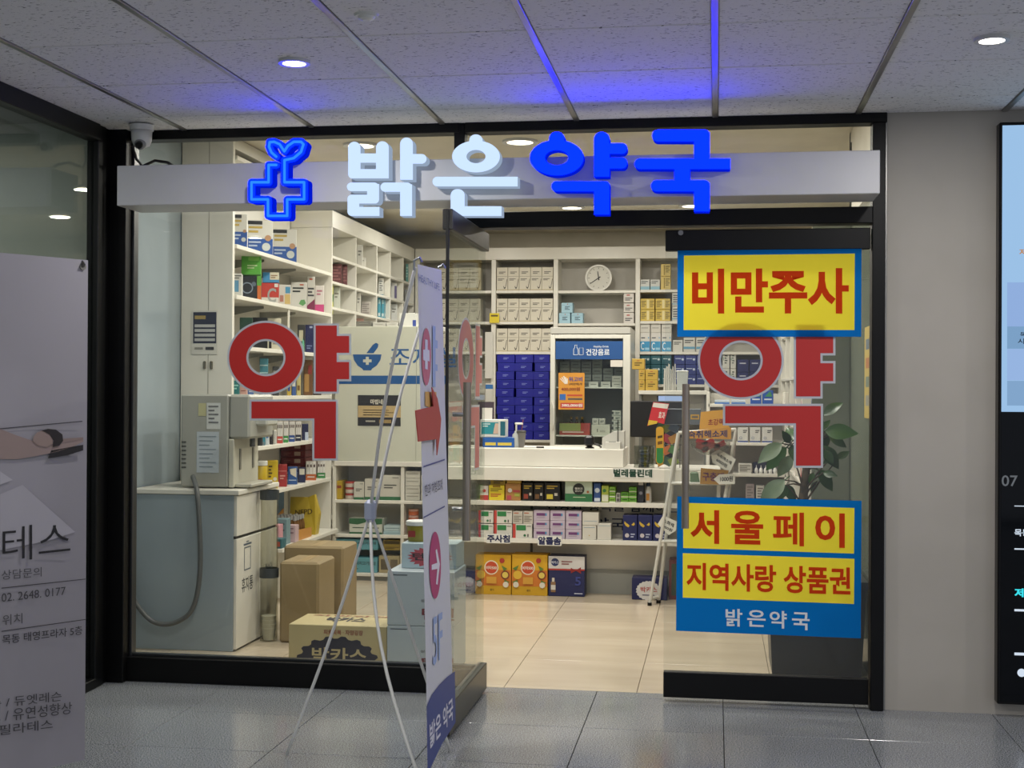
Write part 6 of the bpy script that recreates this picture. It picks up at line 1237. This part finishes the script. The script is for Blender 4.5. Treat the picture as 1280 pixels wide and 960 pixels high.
u('flat pale blue box, lower one beside the green carton', 1, 479, 664, 502, '#a9c4cc', [('l', .1, .5, .9, 1, .2, '#6a8088')]); u('flat pale blue box, upper one beside the green carton', 1, 479.5, 657, 501.5, '#b4c9ce', [('l', .1, .5, .9, 1, .2, '#6a8088')], zb=at(490, 664, YU).z+.001)
for k in range(4):
    x = at(515, 650, YU).x; zz_ = .326+.045*k; t = thing('orange_jar', f'orange and white round jar, {ORD[k]} from the bottom in the right compartment', 'jar', (x, YU+.05, zz_), 'orange jars'); link('body', MB().lathe((x, YU+.05, zz_), [(.034, 0), (.037, .004), (.037, .028)], 18), mat('#c26a44', .4), t); link('lid', MB().lathe((x, YU+.05, zz_+.0285), [(.036, 0), (.036, .015)], 18), mat('#c9a294', .4), t)
TE = [('t', '검사지고기판대', .35, .5, .95, .75, '#22363c'), ('l', .1, .25, .5, 1, .12, '#3a5a64')]
u('large teal carton, upper of two on the bottom shelf under the screen', 2, 419, 674, 472.5, '#5f9ba8', TE, zb=.215); u('large teal carton, lower of two on the bottom shelf under the screen', 2, 424, 697, 472, '#64a0ac', TE)
u('brown yellow box, upper one beside the teal cartons', 2, 479, 675, 501, '#8f7a34', [('r', .05, .6, .95, .9, '#4a3f22'), ('l', .1, .3, .9, 2, .12, '#5a4a20')], zb=.215); u('brown patterned box, lower one beside the teal cartons', 2, 473.5, 695, 500, '#a89a74', [('r', .1, .2, .45, .8, '#5f5540'), ('r', .55, .2, .9, .8, '#6a5f48')])
# ================================================================== CARTONS ON THE FLOOR BEHIND THE WINDOW
KR = noisy('kraft_board', '#857452', '#8d7b59', 3, .6)
def kraft(label, x0, x1, y0, y1, z1_, nm='cardboard_box'):
    o = solo(nm, MB().bbox(x0, x1, y0, y1, .001, z1_, .012), KR, label, 'box'); link('tape', MB().box((x0+x1)/2-.025, (x0+x1)/2+.025, y0+.012, y1-.012, z1_, z1_+.0008), mat('#a08a64', .3), o); return o
kraft('brown cardboard box nearer the window beside the cup tube', -2.285, -2.07, .98, 1.29, .43); kraft('brown cardboard box behind the other cardboard box', -2.40, -2.055, 1.40, 1.70, .465)
o = carton('wide cream drink carton with navy cog emblem lying behind the window', -2.044, -1.556, .40, .71, .001, .207, '#b9ab80', [('p', [(.5+.40*(1+.05*(1 if (i//2) % 2 else -1))*cos(2*pi*i/64), .16+.56*(1+.05*(1 if (i//2) % 2 else -1))*sin(2*pi*i/64)) for i in range(64) if .16+.56*sin(2*pi*i/64) > 0], '#2b2a38'),
     ('t', '박카스', .24, .12, .80, .48, '#b9ab80'), ('t', '피로회복 · 자양강장', .36, .78, .76, .90, '#8a4a3a')], name='drink_carton')
text_on('박카스', Vector((-1.90, .5, .2088)), Vector((.2, 0, 0)), Vector((0, .12, 0)), mat('#33323c', .5), o, .03); text_on('자양강장', Vector((-2.0, .64, .2088)), Vector((.4, 0, 0)), Vector((0, .04, 0)), mat('#8a4a3a', .5), o, .02)
TT = [('l', .05, .93, .3, 1, .04, '#4a5056'), ('p', [(.72+.11*(1+.15*(i % 2))*cos(2*pi*i/24), .62+.07*(1+.15*(i % 2))*sin(2*pi*i/24)) for i in range(24)], '#8a3a3c'), ('t', '성장기 어린이', .5, .44, .95, .5, '#6a6a6e'), ('t', '텐텐', .52, .12, 1.0, .34, '#6f2f34'), ('l', .55, .06, .9, 1, .03, '#8a7a7e')]
carton('white supplement carton, bottom of the pile behind the banner', -1.545, -1.22, .36, .66, .001, .222, '#a9b4ba', TT, 'white supplement cartons', name='supplement_carton'); carton('white supplement carton, second in the pile behind the banner', -1.545, -1.22, .36, .66, .224, .482, '#a9b4ba', TT, 'white supplement cartons', name='supplement_carton')
carton('smaller white carton with red starburst on top of the pile', -1.50, -1.23, .46, .66, .484, .605, '#a4b6bf', [('p', [(.52+.42*(1 if i % 2 else .8)*cos(2*pi*i/40), .45+.42*(1 if i % 2 else .8)*sin(2*pi*i/40)) for i in range(40)], '#a2414c'), ('t', '텐텐', .2, .32, .82, .62, '#2f2428')], name='supplement_carton')
x = at(522, 670, .55).x; t = thing('candy_tub', 'yellow green tub with white lid on top of the supplement cartons', 'tub', (x, .55, .606)); link('body', MB().lathe((x, .55, .606), [(.046, 0), (.052, .073), (.052, .078)], 24), mat('#8f8426', .4), t, smooth=True); link('lid', MB().lathe((x, .55, .6845), [(.058, 0), (.058, .018), (.054, .022)], 24), mat('#c9cbc8', .4), t)
link('red_label', MB().box(x-.035, x+.0, .496, .4995, .63, .66), mat('#8a2f2c', .5), t)
carton('small navy box on the floor behind the open glass leaf', -1.66, -1.56, 2.88, 3.0, .001, .15, '#1c2456', [('c', .5, .5, .3, '#a8acc4')])

# ================================================================== PLANT BY THE DOOR
pp = at(1006, 700, .95)
pc = Vector((pp.x-.02, .88, 0))
pt_ = thing('potted_plant', 'rubber plant with broad dark leaves in a dark square planter', 'plant', pc)
def frus(x0, x1, y0, y1, z0, z1_, s): return MB().add([(x0+s, y0+s, z0), (x1-s, y0+s, z0), (x1-s, y1-s, z0), (x0+s, y1-s, z0), (x0, y0, z1_), (x1, y0, z1_), (x1, y1, z1_), (x0, y1, z1_)], [(3, 2, 1, 0), (4, 5, 6, 7), (0, 1, 5, 4), (1, 2, 6, 5), (2, 3, 7, 6), (3, 0, 4, 7)])
link('planter', frus(.25, .705, .62, 1.06, 0, .42, .02), mat('#2e3236', .35), pt_); link('planter_rim', MB().annulus([Vector(q) for q in ((.24, .61, .42), (.712, .61, .42), (.712, 1.07, .42), (.24, 1.07, .42))], [Vector(q) for q in ((.27, .64, .42), (.685, .64, .42), (.685, 1.04, .42), (.27, 1.04, .42))], (0, 0, .03)), mat('#2e3236', .35), pt_); link('soil', MB().box(.275, .68, .645, 1.035, .42, .435), mat('#2b2018', .9), pt_)
BRK = noisy('bark', '#3b3328', '#55493a', 30, .8)
T0 = Vector((pc.x, .85, .43)); T1 = at(1002, 640, .85); T2 = at(1008, 585, .87); T3 = at(1010, 520, .88)
link('trunk', MB().tube([T0, T1, T2, T3], [.026, .024, .02, .012], 10), BRK, pt_, smooth=True)
# a broad leaf with a folded midrib, pointing along +Y from its stalk
def leaf_mesh():
    mb = MB(); n = 7
    for i in range(n+1):
        s = i/n; wv = .25*sin(pi*min(1, s*1.02+.01))**.8*(1-.25*s); b = -.25*s*s
        for k, ff in ((-1, .10), (-.5, .03), (0, 0), (.5, .03), (1, .10)): mb.v.append(Vector((wv*k, s, b+ff*wv*2)))
    for i in range(n):
        for k in range(4): a = i*5+k; mb.f.append([a, a+1, a+6, a+5]); mb.mi.append(0)
    mb.tube([(0, -.22, -.03), (0, 0, 0)], .018, 5); mb.v = [v+pc for v in mb.v]; return mb
LM = noisy('leaf_green', '#233f1b', '#385a28', 6, .3); LM2 = noisy('leaf_pale', '#62755a', '#74866a', 6, .4)
lv = [(590, 360, 675, 295, 0), (585, 440, 622, 395, 0), (600, 452, 748, 456, 0), (610, 465, 690, 478, 0), (620, 480, 716, 526, 0), (425, 510, 385, 430, 0), (400, 520, 370, 470, 0), (352, 522, 240, 603, 1), (380, 545, 275, 650, 0), (590, 450, 610, 540, 0), (585, 535, 672, 642, 0), (600, 560, 640, 620, 0), (670, 615, 727, 565, 0),
      (412, 590, 345, 692, 1), (368, 732, 252, 832, 1), (355, 765, 440, 835, 0), (560, 672, 642, 772, 0), (535, 690, 515, 745, 0), (555, 738, 522, 792, 1), (640, 600, 600, 630, 0), (410, 530, 420, 600, 0), (430, 460, 470, 380, 0), (520, 440, 480, 400, 0), (540, 480, 590, 400, 0), (380, 760, 350, 830, 0), (590, 690, 650, 700, 0)]
dat = {}
for k, (x0, y0, x1, y1, pale) in enumerate(lv):
    if pale not in dat: o = link('leaf', leaf_mesh(), LM2 if pale else LM, pt_); dat[pale] = o.data; o.data.polygons.foreach_set('use_smooth', [True]*len(o.data.polygons))
    else: o = bpy.data.objects.new('leaf', dat[pale]); COL.objects.link(o); o.parent = pt_
    q = .21875; dpt = random.uniform(-.12, .10)
    p_ = at(900+x0*q, 440+y0*q, .85+dpt*.5); e_ = at(900+x1*q, 440+y1*q, .85+dpt)
    yv = e_-p_; L = yv.length*1.2; yv.normalize(); zv = Vector((random.uniform(-.25, .25), -1, random.uniform(.2, .7))); xv = yv.cross(zv).normalized(); zv = xv.cross(yv)
    M = Matrix(((xv.x*L*1.15, yv.x*L, zv.x*L, p_.x-pc.x), (xv.y*L*1.15, yv.y*L, zv.y*L, p_.y-pc.y), (xv.z*L*1.15, yv.z*L, zv.z*L, p_.z-pc.z), (0, 0, 0, 1)))
    o.matrix_local = M
    q_ = T1.lerp(T2, random.random()) if y0 > 560 else T2.lerp(T3, random.random()*.8)
    link('branch', MB().tube([q_, (q_+p_)/2+Vector((0, 0, .01)), p_], [.006, .004, .003], 6), BRK, pt_)
# poster on the glazed side wall
solo('wall_poster', MB().box(.716, .7205, .62, .86, 1.22, 1.66), mat('#b9a254', .5), 'narrow yellow poster on the glazed side wall by the closed door', 'poster')
o = bpy.data.objects['wall_poster']
for i in range(4): link('printed_panel', MB().quad((.7155, .66, 1.28+.09*i), (.7155, .80, 1.28+.09*i), (.7155, .80, 1.33+.09*i), (.7155, .66, 1.33+.09*i)), mat(('#8a8a80', '#6a7a6c', '#a8683a', '#5a6a7a')[i], .5), o)
